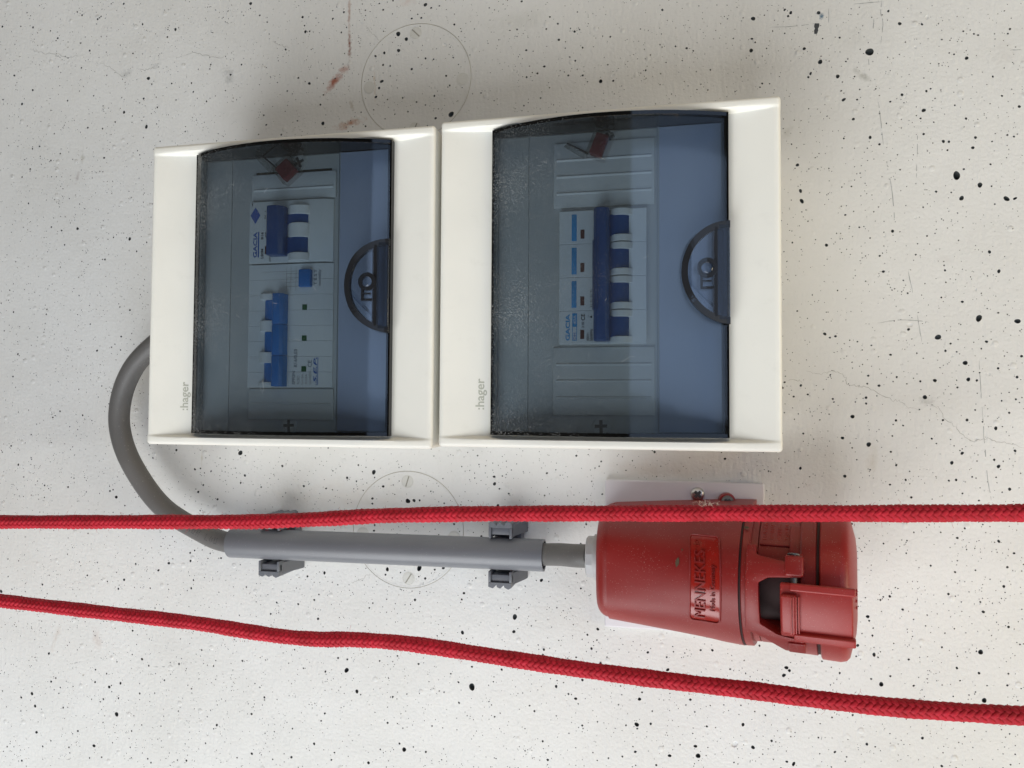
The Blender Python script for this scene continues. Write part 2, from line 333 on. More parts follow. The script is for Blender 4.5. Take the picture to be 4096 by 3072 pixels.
# ---------------------------------------------------------------- mesh helpers (millimetres, u v w)
class MB:
    def __init__(self): self.v = []; self.f = []; self.mi = []
    def add(self, verts, faces, mi=0):
        b = len(self.v); self.v += [tuple(p) for p in verts]
        self.f += [tuple(i + b for i in q) for q in faces]; self.mi += [mi]*len(faces)
        return self
    def box(self, x0, x1, y0, y1, z0, z1, mi=0):
        V = [(x0,y0,z0),(x1,y0,z0),(x1,y1,z0),(x0,y1,z0),(x0,y0,z1),(x1,y0,z1),(x1,y1,z1),(x0,y1,z1)]
        F = [(0,3,2,1),(4,5,6,7),(0,1,5,4),(1,2,6,5),(2,3,7,6),(3,0,4,7)]
        return self.add(V, F, mi)
    def prism(self, poly, z0, z1, mi=0):
        """poly of (u, v) counter-clockwise, extruded along w"""
        n = len(poly)
        V = [(x, y, z0) for x, y in poly] + [(x, y, z1) for x, y in poly]
        F = [tuple(range(n))[::-1], tuple(range(n, 2*n))] + [(i, (i+1) % n, n+(i+1) % n, n+i) for i in range(n)]
        return self.add(V, F, mi)
    def extrude_v(self, prof, y0, y1, mi=0):
        """prof of (u, w), extruded along v"""
        n = len(prof)
        V = [(x, y0, z) for x, z in prof] + [(x, y1, z) for x, z in prof]
        F = [tuple(range(n)), tuple(range(n, 2*n))[::-1]] + [(i, n+i, n+(i+1) % n, (i+1) % n) for i in range(n)]
        return self.add(V, F, mi)
    def loft(self, rings, closed=True, cap0=True, cap1=True, mi=0):
        n = len(rings[0]); V = [p for r in rings for p in r]; F = []
        for k in range(len(rings)-1):
            for i in range(n if closed else n-1):
                j = (i+1) % n
                F.append((k*n+i, k*n+j, (k+1)*n+j, (k+1)*n+i))
        if cap0: F.append(tuple(range(n))[::-1])
        if cap1: F.append(tuple((len(rings)-1)*n+i for i in range(n)))
        return self.add(V, F, mi)
    def lathe(self, prof, centre, axis, ref, n=48, a0=0.0, a1=2*math.pi, cap=True, mi=0):
        """prof of (distance along axis, radius)"""
        a = Vector(axis).normalized(); r = Vector(ref); r = (r - a*r.dot(a)).normalized(); q = a.cross(r); c = Vector(centre)
        full = abs(a1 - a0 - 2*math.pi) < 1e-6
        cnt = n if full else n + 1
        rings = []
        for s, rad in prof:
            rings.append([tuple(c + a*s + (r*math.cos(a0+(a1-a0)*i/n) + q*math.sin(a0+(a1-a0)*i/n))*rad) for i in range(cnt)])
        return self.loft(rings, closed=full, cap0=cap and full, cap1=cap and full, mi=mi)
    def tube(self, path, r, n=20, caps=True, inner=None, mi=0):
        P = [Vector(p) for p in path]; rings = []
        t0 = (P[1]-P[0]).normalized(); nrm = t0.orthogonal().normalized()
        T = []
        for i in range(len(P)):
            t = (P[min(i+1, len(P)-1)] - P[max(i-1, 0)]).normalized(); T.append(t)
            nrm = (nrm - t*nrm.dot(t)).normalized(); b = t.cross(nrm)
            rings.append([tuple(P[i] + (nrm*math.cos(2*math.pi*k/n) + b*math.sin(2*math.pi*k/n))*r) for k in range(n)])
        if inner:
            nrm = T[0].orthogonal().normalized(); inn = []
            for i in range(len(P)):
                t = T[i]; nrm = (nrm - t*nrm.dot(t)).normalized(); b = t.cross(nrm)
                inn.append([tuple(P[i] + (nrm*math.cos(2*math.pi*k/n) + b*math.sin(2*math.pi*k/n))*inner) for k in range(n)])
            rings = rings + inn[::-1] + [rings[0]]
            return self.loft(rings, True, False, False, mi)
        return self.loft(rings, True, caps, caps, mi)

BASE = {}
def tag(o, label=None, cat=None, group=None, kind=None):
    if label: o['label'] = label
    if cat: o['category'] = cat
    if group: o['group'] = group
    if kind: o['kind'] = kind
    return o

def finish(me, smooth=32, bevel=0.0, seg=2, weld=True, recalc=True, limit=30):
    bm = bmesh.new(); bm.from_mesh(me)
    if weld: bmesh.ops.remove_doubles(bm, verts=bm.verts, dist=1e-6)
    if recalc: bmesh.ops.recalc_face_normals(bm, faces=bm.faces)
    if bevel:
        es = [e for e in bm.edges if len(e.link_faces) == 2 and e.calc_face_angle(0) > math.radians(limit)]
        bmesh.ops.bevel(bm, geom=es, offset=bevel*MM, offset_type='OFFSET', segments=seg, profile=.5, affect='EDGES', clamp_overlap=True)
    bm.to_mesh(me); bm.free()
    if smooth:
        me.polygons.foreach_set('use_smooth', [True]*len(me.polygons))
        me.set_sharp_from_angle(angle=math.radians(smooth))
    me.update()

def obj(name, mb, mat, parent=None, base=None, smooth=32, bevel=0.0, seg=2, label=None, recalc=True, weld=True):
    base = BASE[parent.name] if parent is not None else Vector(base if base is not None else (0, 0, 0))
    me = bpy.data.meshes.new(name)
    V = [((x-base[0])*MM, (y-base[1])*MM, (z-base[2])*MM) for x, y, z in mb.v]
    me.from_pydata(V, [], mb.f)
    for mt in (mat if isinstance(mat, (list, tuple)) else [mat]): me.materials.append(mt)
    if any(mb.mi): me.polygons.foreach_set('material_index', mb.mi)
    finish(me, smooth, bevel, seg, weld, recalc)
    o = bpy.data.objects.new(name, me); COL.objects.link(o)
    if parent is not None:
        o.parent = parent
    else:
        o.matrix_world = Matrix.Translation(world(*base)) @ ROT.to_4x4()
    BASE[o.name] = base
    if label: o['label'] = label
    return o

def thing(name, label, cat, base, group=None):
    o = bpy.data.objects.new(name, None); o.empty_display_size = .01; COL.objects.link(o)
    o.matrix_world = Matrix.Translation(world(*base)) @ ROT.to_4x4()
    BASE[o.name] = Vector(base)
    return tag(o, label, cat, group)

def text_mb(s, ub, ut, v0, v1, w, surf=None, thick=.12, bold=0.0, shear=0.0, spacing=1.0):
    """lettering that runs along +v with its top towards -u: baseline side ub, top side ut, from v0 to v1"""
    cu = bpy.data.curves.new('lettering', 'FONT'); cu.body = s; cu.size = 1.0; cu.offset = bold; cu.shear = shear; cu.space_character = spacing
    cu.resolution_u = 3
    to = bpy.data.objects.new('lettering', cu); COL.objects.link(to)
    dg = bpy.context.evaluated_depsgraph_get()
    me = bpy.data.meshes.new_from_object(to.evaluated_get(dg))
    co = np.empty(len(me.vertices)*3); me.vertices.foreach_get('co', co); co = co.reshape(-1, 3)
    F = [tuple(p.vertices) for p in me.polygons]
    edges = {}
    for f in F:
        for i in range(len(f)):
            a, b = f[i], f[(i+1) % len(f)]
            edges[(a, b)] = edges.get((a, b), 0) + 1
    bpy.data.objects.remove(to); bpy.data.curves.remove(cu); bpy.data.meshes.remove(me)
    x0, x1 = co[:, 0].min(), co[:, 0].max(); y0, y1 = co[:, 1].min(), co[:, 1].max()
    V = []
    for dz in (0.0, thick):
        for x, y, _ in co:
            v = v0 + (x-x0)/(x1-x0)*(v1-v0); u = ub + (y-y0)/(y1-y0)*(ut-ub)
            if surf: V.append(surf(u, v, dz))
            else: V.append((u, v, w+dz))
    n = len(co)
    faces = [tuple(i+n for i in f) for f in F]
    faces += [(a, b, b+n, a+n) for (a, b) in edges if (b, a) not in edges]
    return MB().add(V, faces)

def text(s, ub, ut, v0, v1, w, mat, parent, name='lettering', **kw):
    return obj(name, text_mb(s, ub, ut, v0, v1, w, **kw), mat, parent, smooth=0, recalc=False)

def copy_tree(o, parent=None):
    c = o.copy(); COL.objects.link(c); c.parent = parent
    for ch in list(o.children):
        k = copy_tree(ch, c)
    return c

def catmull(pts, per=12):
    P = [np.array(p, float) for p in pts]
    P = [2*P[0]-P[1]] + P + [2*P[-1]-P[-2]]
    out = []
    for i in range(1, len(P)-2):
        for k in range(per):
            t = k/per
            out.append(.5*((2*P[i]) + (P[i+1]-P[i-1])*t + (2*P[i-1]-5*P[i]+4*P[i+1]-P[i+2])*t*t + (3*P[i]-P[i-1]-3*P[i+1]+P[i+2])*t**3))
    out.append(P[-2])
    return out

# ================================================================ WALL
PORES = [
 (-71.6,270.4,1.19), (-92.1,246.1,0.96), (-72.4,233.5,1.19), (-184.8,260,0.87), (-175.1,270.3,0.74), (-117.5,320.7,0.73), (-49.3,305.6,0.95), (56.9,293,0.91), (60.2,293,0.57),
 (71.5,225.1,1.13), (72.5,235,0.9), (12.8,318.5,1.04), (-94.6,330.2,0.72), (54.5,303.9,0.8), (78,300.2,0.68), (86.5,304.1,0.68), (-43,225.8,0.71), (41.5,281.5,0.69),
 (-205.5,324,0.75), (-123.9,296.7,0.73), (-176.5,320.3,0.75), (-153.3,309.4,0.74), (60.6,254.9,0.91), (-75.3,255.2,0.72), (-192.8,283.4,0.75), (-173.9,223.7,0.62), (-108.7,212.2,0.72),
 (51.9,259.7,0.68), (43.3,250.9,0.57), (71.6,245.7,0.56), (-176.2,180.8,0.62), (-130.8,158.9,0.97), (-84.6,149,1.07), (-154.5,161.2,0.61), (-85.5,290.8,0.6), (-51.5,264.8,0.59),
 (-33.1,256.8,0.59), (-99.7,239.2,0.6), (-110.7,234.9,0.6), (-82.1,237.5,0.6), (-21.9,248.8,0.58), (-34.8,263.6,0.59), (-142.8,259.2,0.61), (-132.2,303.4,0.61), (6.3,273.7,0.58),
 (147.3,302.8,1.13), (127.6,284.2,1.42), (133.6,279.9,1.13), (161.5,273,1.31), (128,272.4,1.04), (117.4,271.7,0.86), (115.7,251.6,1.05), (111.5,240.9,0.86), (113.8,247,0.76),
 (166.6,224.2,1.67), (155.5,222.4,0.75), (137.8,258.3,0.75), (145,258.3,0.75), (162.8,251.3,0.65), (131.4,238.6,0.57), (240.9,268.7,0.72), (218.8,263.8,0.64), (268.7,238.2,1.07),
 (276.8,241.4,0.89), (210,250.8,0.73), (226.5,247.3,0.64), (210.3,224.8,0.64), (137.4,294.1,0.66), (144.4,293.8,0.66), (157.1,238.1,0.56), (121.8,262,0.57), (143.7,288.3,0.56),
 (169.7,290.2,0.56), (215.5,297.6,0.64), (212.4,278.6,0.55), (256.9,243.2,0.63), (273.4,248.8,0.44), (187.6,237.3,0.46), (177,224.4,0.56), (165.4,244.4,0.56), (194.9,230.7,0.46),
 (256.8,261.8,0.54), (275,267.3,0.53), (183.9,247,0.46), (153.6,263.8,0.56), (148,232.2,0.47), (432.6,242,2.03), (449.7,257.8,0.91), (404.2,238.5,1.21), (414.3,228.5,1.02),
 (363.4,249.6,1.05), (364.7,269.9,1.14), (387.2,271.3,0.85), (385.6,269.3,0.66), (486.1,233.1,0.9), (464.7,260.1,1.09), (417.6,213.7,0.93), (450.5,214,0.73), (423,201.2,0.74),
 (432.4,189.2,0.83), (458.3,242.4,0.82), (462.4,203.5,1), (479.8,162.9,1.97), (492.2,156.5,1.25), (506.1,147.6,1.32), (510.6,147.5,0.79), (488.7,179,0.8), (490.2,185,0.71),
 (482.3,149.2,1.16), (472.9,183.9,0.81), (390.5,174.9,0.84), (392.2,158.6,0.93), (392.9,152.2,1.12), (407,124.2,0.83), (444.4,131.2,0.82), (439.8,128.4,0.73), (437.6,184.6,0.64),
 (468.6,153.9,0.63), (462.2,189.1,0.63), (398.6,231.7,0.75), (395,247.7,0.84), (383.6,273.5,0.66), (443.4,266.2,0.64), (403.5,269.5,0.93), (504.6,208.8,0.53), (464,215.1,0.63),
 (443.9,210.3,0.55), (415.6,252.6,0.56), (483.7,166.5,0.54), (498,168.5,0.53), (510.5,184.1,0.53), (507.1,185.3,0.53), (433.4,194.2,0.55), (472.8,245.7,0.45), (462,256.1,0.64),
 (416.2,219.3,0.46), (499,182,0.44), (439,106.9,0.73), (496.7,116.6,0.8), (501.5,105,0.88), (489.1,94.5,0.71), (490.6,77.6,1.59), (510.8,75.5,1.31), (468.6,66.8,1.43),
 (453.3,74.3,1.35), (452.6,71.7,0.72), (483,51.4,1.15), (495.5,44.7,0.79), (484.5,41.7,0.97), (489,41.1,0.62), (466.6,41.1,0.89), (461.1,31.2,1.07), (512.6,55.1,0.7),
 (510.1,43,0.7), (483.5,17.9,0.71), (498.6,13.2,0.88), (421,19.4,1), (415.2,6.4,0.82), (429.9,2.7,1.18), (480.7,-1.6,0.8), (488.2,6.7,0.79), (499.7,-8.9,0.88),
 (505.3,-21.9,0.78), (475.1,-7.3,0.89), (416.3,-16.6,0.82), (391,-12.4,0.74), (445,-9.3,0.63), (441.4,-21,0.54), (453,-28.2,0.63), (405.6,69.7,0.83), (464.5,6.7,0.53),
 (497.5,-5.1,0.61), (445.1,17.3,0.63), (441.3,105.1,0.64), (408.5,67.4,0.55), (413.9,71.7,0.46), (442.5,56.6,0.63), (409.9,30,0.55), (392.8,8.8,0.55), (387.4,31.4,0.56),
 (395.6,32.7,0.55), (478.6,37,0.53), (445.8,43.2,0.54), (475.3,62.9,0.53), (478.5,58,0.44), (491.6,59.7,0.44), (494.4,63.8,0.71), (501.9,29.2,0.44), (487.3,-21.4,0.53),
 (473.4,-17.8,0.53), (449,14.3,0.45), (443,8,0.45), (407.4,117.1,0.55), (437.1,116.5,0.55), (-146.6,-164,0.84), (-160.8,-195.2,1.08), (-93.3,-184.6,0.94), (-83.7,-181.1,0.82),
 (-157.7,-204.2,0.96), (-86.4,-203.9,1.4), (-155.8,-223.6,0.96), (-105.1,-228.6,1.06), (-35.3,-163.3,0.69), (-66,-162.2,0.81), (-63.3,-140.3,0.81), (95.1,-157.6,1.42), (-11,-211.1,1.02),
 (24.2,-221.3,0.78), (33.2,-181.3,0.67), (54.7,-220.6,0.77), (71.7,-209.7,0.77), (-119.4,-219.2,0.71), (-3.8,-204,0.79), (-82.7,-105.3,0.82), (-87.4,-112.2,0.7), (-127.8,-113.3,0.71),
 (73.3,-123.9,0.77), (-105.5,-182,0.71), (-154.1,-112.7,0.72), (-191.5,-120,1.1), (-144,-184.8,0.72), (-139.9,-181.8,0.6), (-74.5,-142.1,0.7), (-47,-175.9,0.58), (30.5,-189.8,0.67),
 (79.4,-188.3,0.66), (88.7,-149.7,0.66), (-26.6,-108.4,0.69), (38.3,-104.8,0.67), (-56.7,-235.9,0.58), (-59.4,-233.4,0.58), (-168.3,-246,0.72), (-164.4,-243.6,0.6), (431.7,-122,0.94),
 (435.5,-139.1,1.12), (428.4,-99.8,0.85), (422.7,-117.2,0.75), (382.2,-133.5,0.96), (383.9,-135.1,0.77), (380.7,-138.2,0.96), (412.5,-134.3,0.57), (488.9,-116.3,1.19), (490.4,-143.8,1.18),
 (476.3,-126.4,0.64), (487.9,-128.4,0.64), (351.7,-182.4,1.75), (329.9,-191.6,1.27), (362.5,-183.2,0.96), (328.3,-185.9,0.88), (356.7,-170,0.87), (386,-190.7,0.95), (382.1,-189.8,0.67),
 (325.3,-157.6,0.69), (447.6,-94.4,0.65), (490.6,-93.1,0.73), (430.9,-110.8,0.56), (366.6,-121.4,0.58), (440.5,-133.9,0.56), (467.6,-183.4,0.64), (450.6,-123.4,0.56), (453.1,-138.5,0.56),
 (502.5,-134.2,0.54), (503.6,-100.9,0.64), (373.4,-178.2,0.67), (331.6,-126.6,0.59), (321.5,-136.6,0.69), (369.8,-163.1,0.48), (335.2,-173.1,0.59), (184.4,-161.5,1.89), (177.6,-126.3,1.05),
 (213.2,-113.7,1.46), (267.6,-118,0.81), (212.6,-123.3,0.94), (263.6,-130.6,0.71), (311.5,-140.3,0.89), (257.8,-151,0.71), (294,-160,0.9), (137.5,-207.1,1.28), (112,-218.5,0.86),
 (147.1,-149.3,0.64), (226.6,-173.5,0.62), (301,-174.7,0.7), (292.3,-176,1.2), (312.6,-193.3,0.89), (235.5,-203.8,0.72), (102.9,-171.3,1.08), (253.5,-163.2,0.81), (299.2,-130.4,0.7),
 (232.6,-133.5,0.72), (119.2,-149.4,0.54), (128.9,-172.8,0.64), (184.3,-148.3,0.63), (240.8,-156.5,0.82), (200,-179.6,0.52), (257.8,-179.8,0.61), (304.4,-199.9,0.6), (235.3,-113.4,0.82),
 (254.5,-115.1,0.61), (138.3,-40.3,1.4), (142.7,-39.8,0.97), (146.7,-39.6,0.64), (120.3,-30.9,0.76), (112.5,-39.4,0.76), (112.5,-42.9,0.65), (198.9,-27,0.95), (198.6,-22.3,0.74),
 (201.3,-41.5,0.94), (147,-84.9,1.71), (124,-87.2,1.08), (151.2,-91.9,0.75), (77.6,-92,0.88), (230.8,-88.9,0.93), (178.4,-100.2,0.74), (113.3,-21.3,1.31), (93.6,-25.7,0.77),
 (163.9,-84.3,0.85), (148.7,-30.2,0.64), (234.1,-19.1,0.62), (171.2,-54.7,0.64), (114.4,-57.5,0.65), (58.1,-114.7,0.67), (70.2,-111.1,0.66), (144.1,-106.7,0.75), (164.1,-41,0.53),
 (202.3,-30.2,0.53), (111.2,-114.1,0.54), (11,-9.9,1.52), (-91,-44.6,1.01), (-83.6,56.1,0.79), (-45.4,-91.3,0.88), (-53.9,-96.9,0.77), (14.9,-26,0.76), (-73.1,-93.2,0.67),
 (-22.4,-38.8,0.77), (-18.4,-33.7,0.66), (-41.1,-8.8,0.77), (11.7,-31.3,0.65), (-60.6,-8,0.67), (-96.6,-40.2,0.68), (-60.6,-14.9,0.56), (-28,-83,0.66), (-27.6,-88.8,0.77),
 (-2.9,-85.6,0.65),
]

COVERS = [(140.5, 250.0, 40.0), (138.3, -59.5, 39.5)]
SCREWS = [[(0, 33.5, 1, 70), (0, -33.5, 1, 0), (-34, -2, 0, 20), (34, -2, 0, 20)],
          [(-.5, 32.5, 1, 8), (1, -33, 1, -8), (-32.5, -4, 0, 20), (33, -4, 0, 20)]]
WU0, WU1, WV0, WV1 = -420, 760, -480, 560
def scatter_pores():
    cell = {}
    pores = []
    def ok(u, v, r):
        for cu, cv, cr in COVERS:
            if abs(math.hypot(u-cu, v-cv) - cr) < r + .9: return False
        for (cu, cv, cr), ss in zip(COVERS, SCREWS):
            for s in ss:
                if math.hypot(u-cu-s[0], v-cv-s[1]) < 4.9 + r: return False
        i, j = int(u//12), int(v//12)
        for a in (-1, 0, 1):
            for b in (-1, 0, 1):
                for q in cell.get((i+a, j+b), ()):
                    if math.hypot(u-q[0], v-q[1]) < r + q[2] + .25: return False
        return True
    def put(u, v, r):
        pores.append((u, v, r)); cell.setdefault((int(u//12), int(v//12)), []).append((u, v, r))
    for u, v, r in PORES:
        r = r*1.14
        for k in range(6):
            if ok(u, v, r): put(u, v, r); break
            u += .5; v += .4
    want = 9500
    while want:
        u = rng.uniform(-235, 545); v = rng.uniform(-275, 365)
        r = .25 + .22*rng.pareto(2.7)
        if r > .85: continue
        # a few clusters
        if rng.random() < .12:
            for _ in range(int(rng.integers(1, 5))):
                uu = u + rng.normal(0, 3); vv = v + rng.normal(0, 3); rr = rng.uniform(.18, .4)
                if ok(uu, vv, rr): put(uu, vv, rr)
        if ok(u, v, r): put(u, v, r)
        want -= 1
    for _ in range(5200):       # pinholes
        u = rng.uniform(-225, 535); v = rng.uniform(-268, 358); r = rng.uniform(.17, .26)
        if ok(u, v, r): put(u, v, r)
    return pores
PORE_LIST = scatter_pores()

def pore_ring(u, v, r):
    n = 5 if r < .26 else 6 if r < .36 else (9 if r < .8 else 14)
    el = 1 + abs(rng.normal(0, .07 if r < .9 else .13))
    an = rng.uniform(0, math.pi); ph = rng.uniform(0, 6.28)
    pts = []
    for k in range(n):
        t = 2*math.pi*k/n
        rr = r*(1 + .07*math.sin(2*t+ph) + .04*math.sin(3*t+2*ph))
        x, y = rr*math.cos(t)*el, rr*math.sin(t)/el
        pts.append((u + x*math.cos(an) - y*math.sin(an), v + x*math.sin(an) + y*math.cos(an)))
    return pts

def pitted_sheet(outline, pores, holes=(), zedge=0.0):
    """a flat sheet with real hollows: constrained triangulation round every pore"""
    V = [Vector(p) for p in outline]; E = [(i, (i+1) % len(outline)) for i in range(len(outline))]
    owner = [-1]*len(outline); rings = []
    for hi, h in enumerate(holes):
        b = len(V); V += [Vector(p) for p in h]; E += [(b+i, b+(i+1) % len(h)) for i in range(len(h))]; owner += [100000+hi]*len(h)
    for pi, (u, v, r) in enumerate(pores):
        ring = pore_ring(u, v, r); b = len(V)
        V += [Vector(p) for p in ring]; E += [(b+i, b+(i+1) % len(ring)) for i in range(len(ring))]; owner += [pi]*len(ring)
        rings.append((u, v, r, ring))
    ov, oe, of, ids, _, _ = delaunay_2d_cdt(V, E, [], 0, 1e-7, True)
    own = [owner[i[0]] if i else -2 for i in ids]
    mb = MB()
    F = []
    for t in of:
        o = {own[i] for i in t}
        if len(o) == 1 and next(iter(o)) >= 0: continue
        F.append(tuple(t))
    mb.add([(p.x, p.y, 0) for p in ov], F, 0)
    for u, v, r, ring in rings:
        deep = r*rng.uniform(1.1, 1.9)
        shallow = rng.random() < .13 and r > .45
        if shallow: deep = r*.35
        n = len(ring); cx, cy = u, v
        rows = [[(x, y, 0) for x, y in ring]]
        for k, d in ((.93, .35), (.66, .85)):
            rows.append([(cx+(x-cx)*k, cy+(y-cy)*k, -deep*d) for x, y in ring])
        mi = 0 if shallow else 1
        Vv = [p for rw in rows for p in rw] + [(cx, cy, -deep)]
        Ff = [(a*n+i, a*n+(i+1) % n, (a+1)*n+(i+1) % n, (a+1)*n+i) for a in (0, 1) for i in range(n)] + [(2*n+i, 2*n+(i+1) % n, 3*n) for i in range(n)]
        mb.add(Vv, Ff, mi)
    return mb

def circle(cu, cv, r, n): return [(cu+r*math.cos(2*math.pi*i/n), cv+r*math.sin(2*math.pi*i/n)) for i in range(n)]
in_cover = lambda u, v, k: math.hypot(u-COVERS[k][0], v-COVERS[k][1]) < COVERS[k][2]
wall_pores = [q for q in PORE_LIST if not in_cover(q[0], q[1], 0) and not in_cover(q[0], q[1], 1)]
holes = [circle(cu, cv, r+.18, 96) for cu, cv, r in COVERS]
mb = pitted_sheet([(WU0, WV0), (WU1, WV0), (WU1, WV1), (WU0, WV1)], wall_pores, holes)
for h in holes:     # the joint round each cover
    n = len(h)
    mb.add([(x, y, 0) for x, y in h] + [(x, y, -.5) for x, y in h], [(i, (i+1) % n, n+(i+1) % n, n+i) for i in range(n)], 2)
wall = obj('concrete_wall', mb, [M['wall'], M['pore'], M['groove']], smooth=0, recalc=False, weld=False)
wall['kind'] = 'structure'
BASE[wall.name] = Vector((0, 0, 0))

def ribbon(pts, width, z=.06, jitter=.42, taper=True, dashes=0.0):
    P = catmull([(a, b, 0) for a, b in pts], 6)
    for i in range(1, len(P)-1): P[i] = P[i] + np.array([rng.normal(0, jitter), rng.normal(0, jitter), 0])
    V = []; F = []
    for i, p in enumerate(P):
        d = P[min(i+1, len(P)-1)] - P[max(i-1, 0)]; d = d/np.linalg.norm(d)
        nn = np.array([-d[1], d[0], 0]); k = width*.5*rng.uniform(.5, 1.2)
        if taper: k *= min(1, .25 + 3*min(i, len(P)-1-i)/len(P))
        V += [tuple(p + nn*k + np.array([0, 0, z])), tuple(p - nn*k + np.array([0, 0, z]))]
        if i and rng.random() >= dashes: F.append((2*i-2, 2*i-1, 2*i+1, 2*i))
    return MB().add(V, F)
CRACKS = [[(-178.7, 303.2), (-169.8, 299.9), (-156.5, 297.3), (-143.4, 293.3), (-129.1, 293.5)], [(-114.7, 286.5), (-104.7, 281.3), (-97.6, 275.8), (-90.5, 271.5)], [(-82.5, 279.3), (-76.9, 277.5), (-70.1, 277.5), (-62.0, 278.0)], [(-48.6, 283.4), (-34.0, 286.2), (-24.7, 283.5), (-14.1, 280.7), (-5.0, 281.6)], [(30.7, 288.5), (38.3, 285.0), (44.6, 283.0)], [(103.7, 292.5), (107.3, 287.2), (113.5, 280.8)], [(383.1, 40.9), (388.4, 41.4), (392.7, 39.5)], [(394.5, 47.4), (400.6, 45.5), (407.5, 46.2), (413.5, 45.9), (416.7, 44.0), (417.7, 39.5), (422.0, 38.1), (427.9, 37.6), (435.4, 34.0), (442.9, 29.5), (447.0, 29.1), (452.8, 25.0), (458.5, 23.7)], [(462.7, 27.8), (469.1, 23.8), (472.3, 17.6), (477.9, 13.2), (482.6, 7.5), (486.6, 5.4), (492.9, 7.2), (499.2, 5.1), (505.5, 4.8), (513.1, 1.9)], [(97.7, -97.4), (104.7, -94.9), (111.6, -90.8)]]
PENCIL = [[(437.1, 210.8), (438.5, 199.1), (439.8, 184.2)], [(441.4, 174.9), (442.2, 168.4)], [(443.3, 163.7), (444.6, 152.6), (446.0, 131.4)], [(439.7, 273.5), (439.2, 265.1), (440.3, 259.4), (439.0, 246.5)], [(509.2, 235.5), (515.2, 235.5)], [(435.3, 262.7), (434.6, 254.9)], [(431.9, 237.8), (432.5, 230.3)], [(490.4, 52.6), (491.0, 38.0), (491.3, 29.2)], [(491.6, 25.7), (492.4, 8.1), (493.8, -14.6), (495.6, -28.5)], [(452.8, 106.7), (455.6, 91.2)], [(457.5, 80.3), (459.8, 64.1)], [(435.4, 75.8), (446.7, 77.4), (456.7, 76.9), (464.0, 75.7)], [(423.6, 272.7), (431.7, 272.7), (439.4, 272.4)], [(458.9, 191.1), (458.4, 175.6)], [(458.2, 171.0), (457.9, 162.8)], [(-126.7, -170.4), (-118.4, -168.0)], [(-57.6, -167.1), (-44.5, -165.8)], [(409.5, 271.7), (409.2, 262.7)], [(374.6, 263.4), (388.9, 262.4), (402.2, 262.9)]]
for q in CRACKS: obj('crack', ribbon(q, .26), M['crack'], wall, smooth=0)
for q in PENCIL: obj('pencil_line', ribbon(q, .42, jitter=.06, dashes=.22), M['pencil'], wall, smooth=0)
obj('pencil_line', ribbon([(402.6, 262.9), (401.7, 256.3)], 2.6, jitter=.05, taper=False), M['pencil_dark'], wall, smooth=0)

# covers let into the concrete and painted over with it
def round_cover(k, label):
    cu, cv, r = COVERS[k]
    t = thing('round_cover', label, 'cover', (cu, cv, -2), 'round covers let into the wall')
    mb = pitted_sheet(circle(cu, cv, r-.16, 96), [q for q in PORE_LIST if in_cover(q[0], q[1], k)])
    rim = circle(cu, cv, r-.16, 96); n = len(rim)
    mb.add([(x, y, 0) for x, y in rim] + [(x, y, -.5) for x, y in rim], [(i, (i+1) % n, n+(i+1) % n, n+i) for i in range(n)], 2)
    mb.add([(x, y, -.45) for x, y in circle(cu, cv, r+.25, 96)] + [(x, y, -.45) for x, y in circle(cu, cv, r-.3, 96)], [(i, (i+1) % 96, 96+(i+1) % 96, 96+i) for i in range(96)], 2)
    o = obj('plate', mb, [wall_material((cu, cv, -2)), M['pore'], M['groove']], t, smooth=0, recalc=False, weld=False)
    mb = MB(); mb.lathe([(-.3, r-1.6), (.02, r-1.5), (.15, r-.75), (.10, r-.3), (-.2, r-.17)], (cu, cv, 0), (0, 0, 1), (1, 0, 0), 120, cap=False)
    obj('rim', mb, wall_material((cu, cv, -2)), t, smooth=60)
    for (du, dv_, slot, ang) in SCREWS[k]:
        mb = MB(); c = (cu+du, cv+dv_)
        mb.lathe([(0, 4.35), (.12, 4.25), (.12, 4.0), (-.0, 3.9), (.0, 3.75), (.16, 3.6), (.22, 0.01)], (c[0], c[1], .02), (0, 0, 1), (1, 0, 0), 36, cap=False)
        s = obj('screw', mb, M['wall_screw'], t, smooth=20)
        if slot:
            a = math.radians(ang+65); d = Vector((math.cos(a), math.sin(a))); q = Vector((-d.y, d.x))
            poly = [(c[0]+d.x*x+q.x*y, c[1]+d.y*x+q.y*y) for x, y in ((-3.7, -.42), (3.7, -.42), (3.7, .42), (-3.7, .42))]
            obj('slot', MB().prism(poly, .1, .27), M['slot'], s, smooth=0)
    return t
M['wall_screw'] = plastic('painted_screw', (.62, .615, .58), .6, .06, .3, 500, .3, grime=.25)
M['slot'] = flat('screw_slot', (.30, .29, .25), .8)
round_cover(0, 'faint round painted cover in the wall above the gap between the two boxes')
round_cover(1, 'faint round painted cover in the wall behind the grey conduit')

# ================================================================ DISTRIBUTION BOXES
BW, BH, BD = 183.1, 184.0, 85.0
BOX1 = (0.0, 0.0, 0.0)
BOX2 = (186.6, 1.5, 0.0)
LX0, LX1, LY0, LY1 = 30.5, 156.0, 7.0, 177.4          # lid
PANEL = 75.0
ARCH_X = [30.5, 34, 41, 50, 60, 71, 80, 89, 98, 106, 114, 122, 130, 137, 147, 156]
ARCH_Z = [83.0, 84.9, 88.1, 91.2, 93.7, 95.5, 96.4, 96.8, 96.6, 96.0, 95.1, 93.9, 92.3, 90.4, 87.4, 84.2]
def arch(x): return float(np.interp(x, ARCH_X, ARCH_Z))
def smooth01(t): t = max(0.0, min(1.0, t)); return t*t*(3-2*t)

def frame_z(x, y):
    if x < LX0: s = 5.4*(x/LX0)
    elif x > LX1: s = 5.4*((BW-x)/(BW-LX1))
    else: s = 5.4
    e = min(y, BH-y)
    return BD - s*smooth01((e-4.4)/1.9)

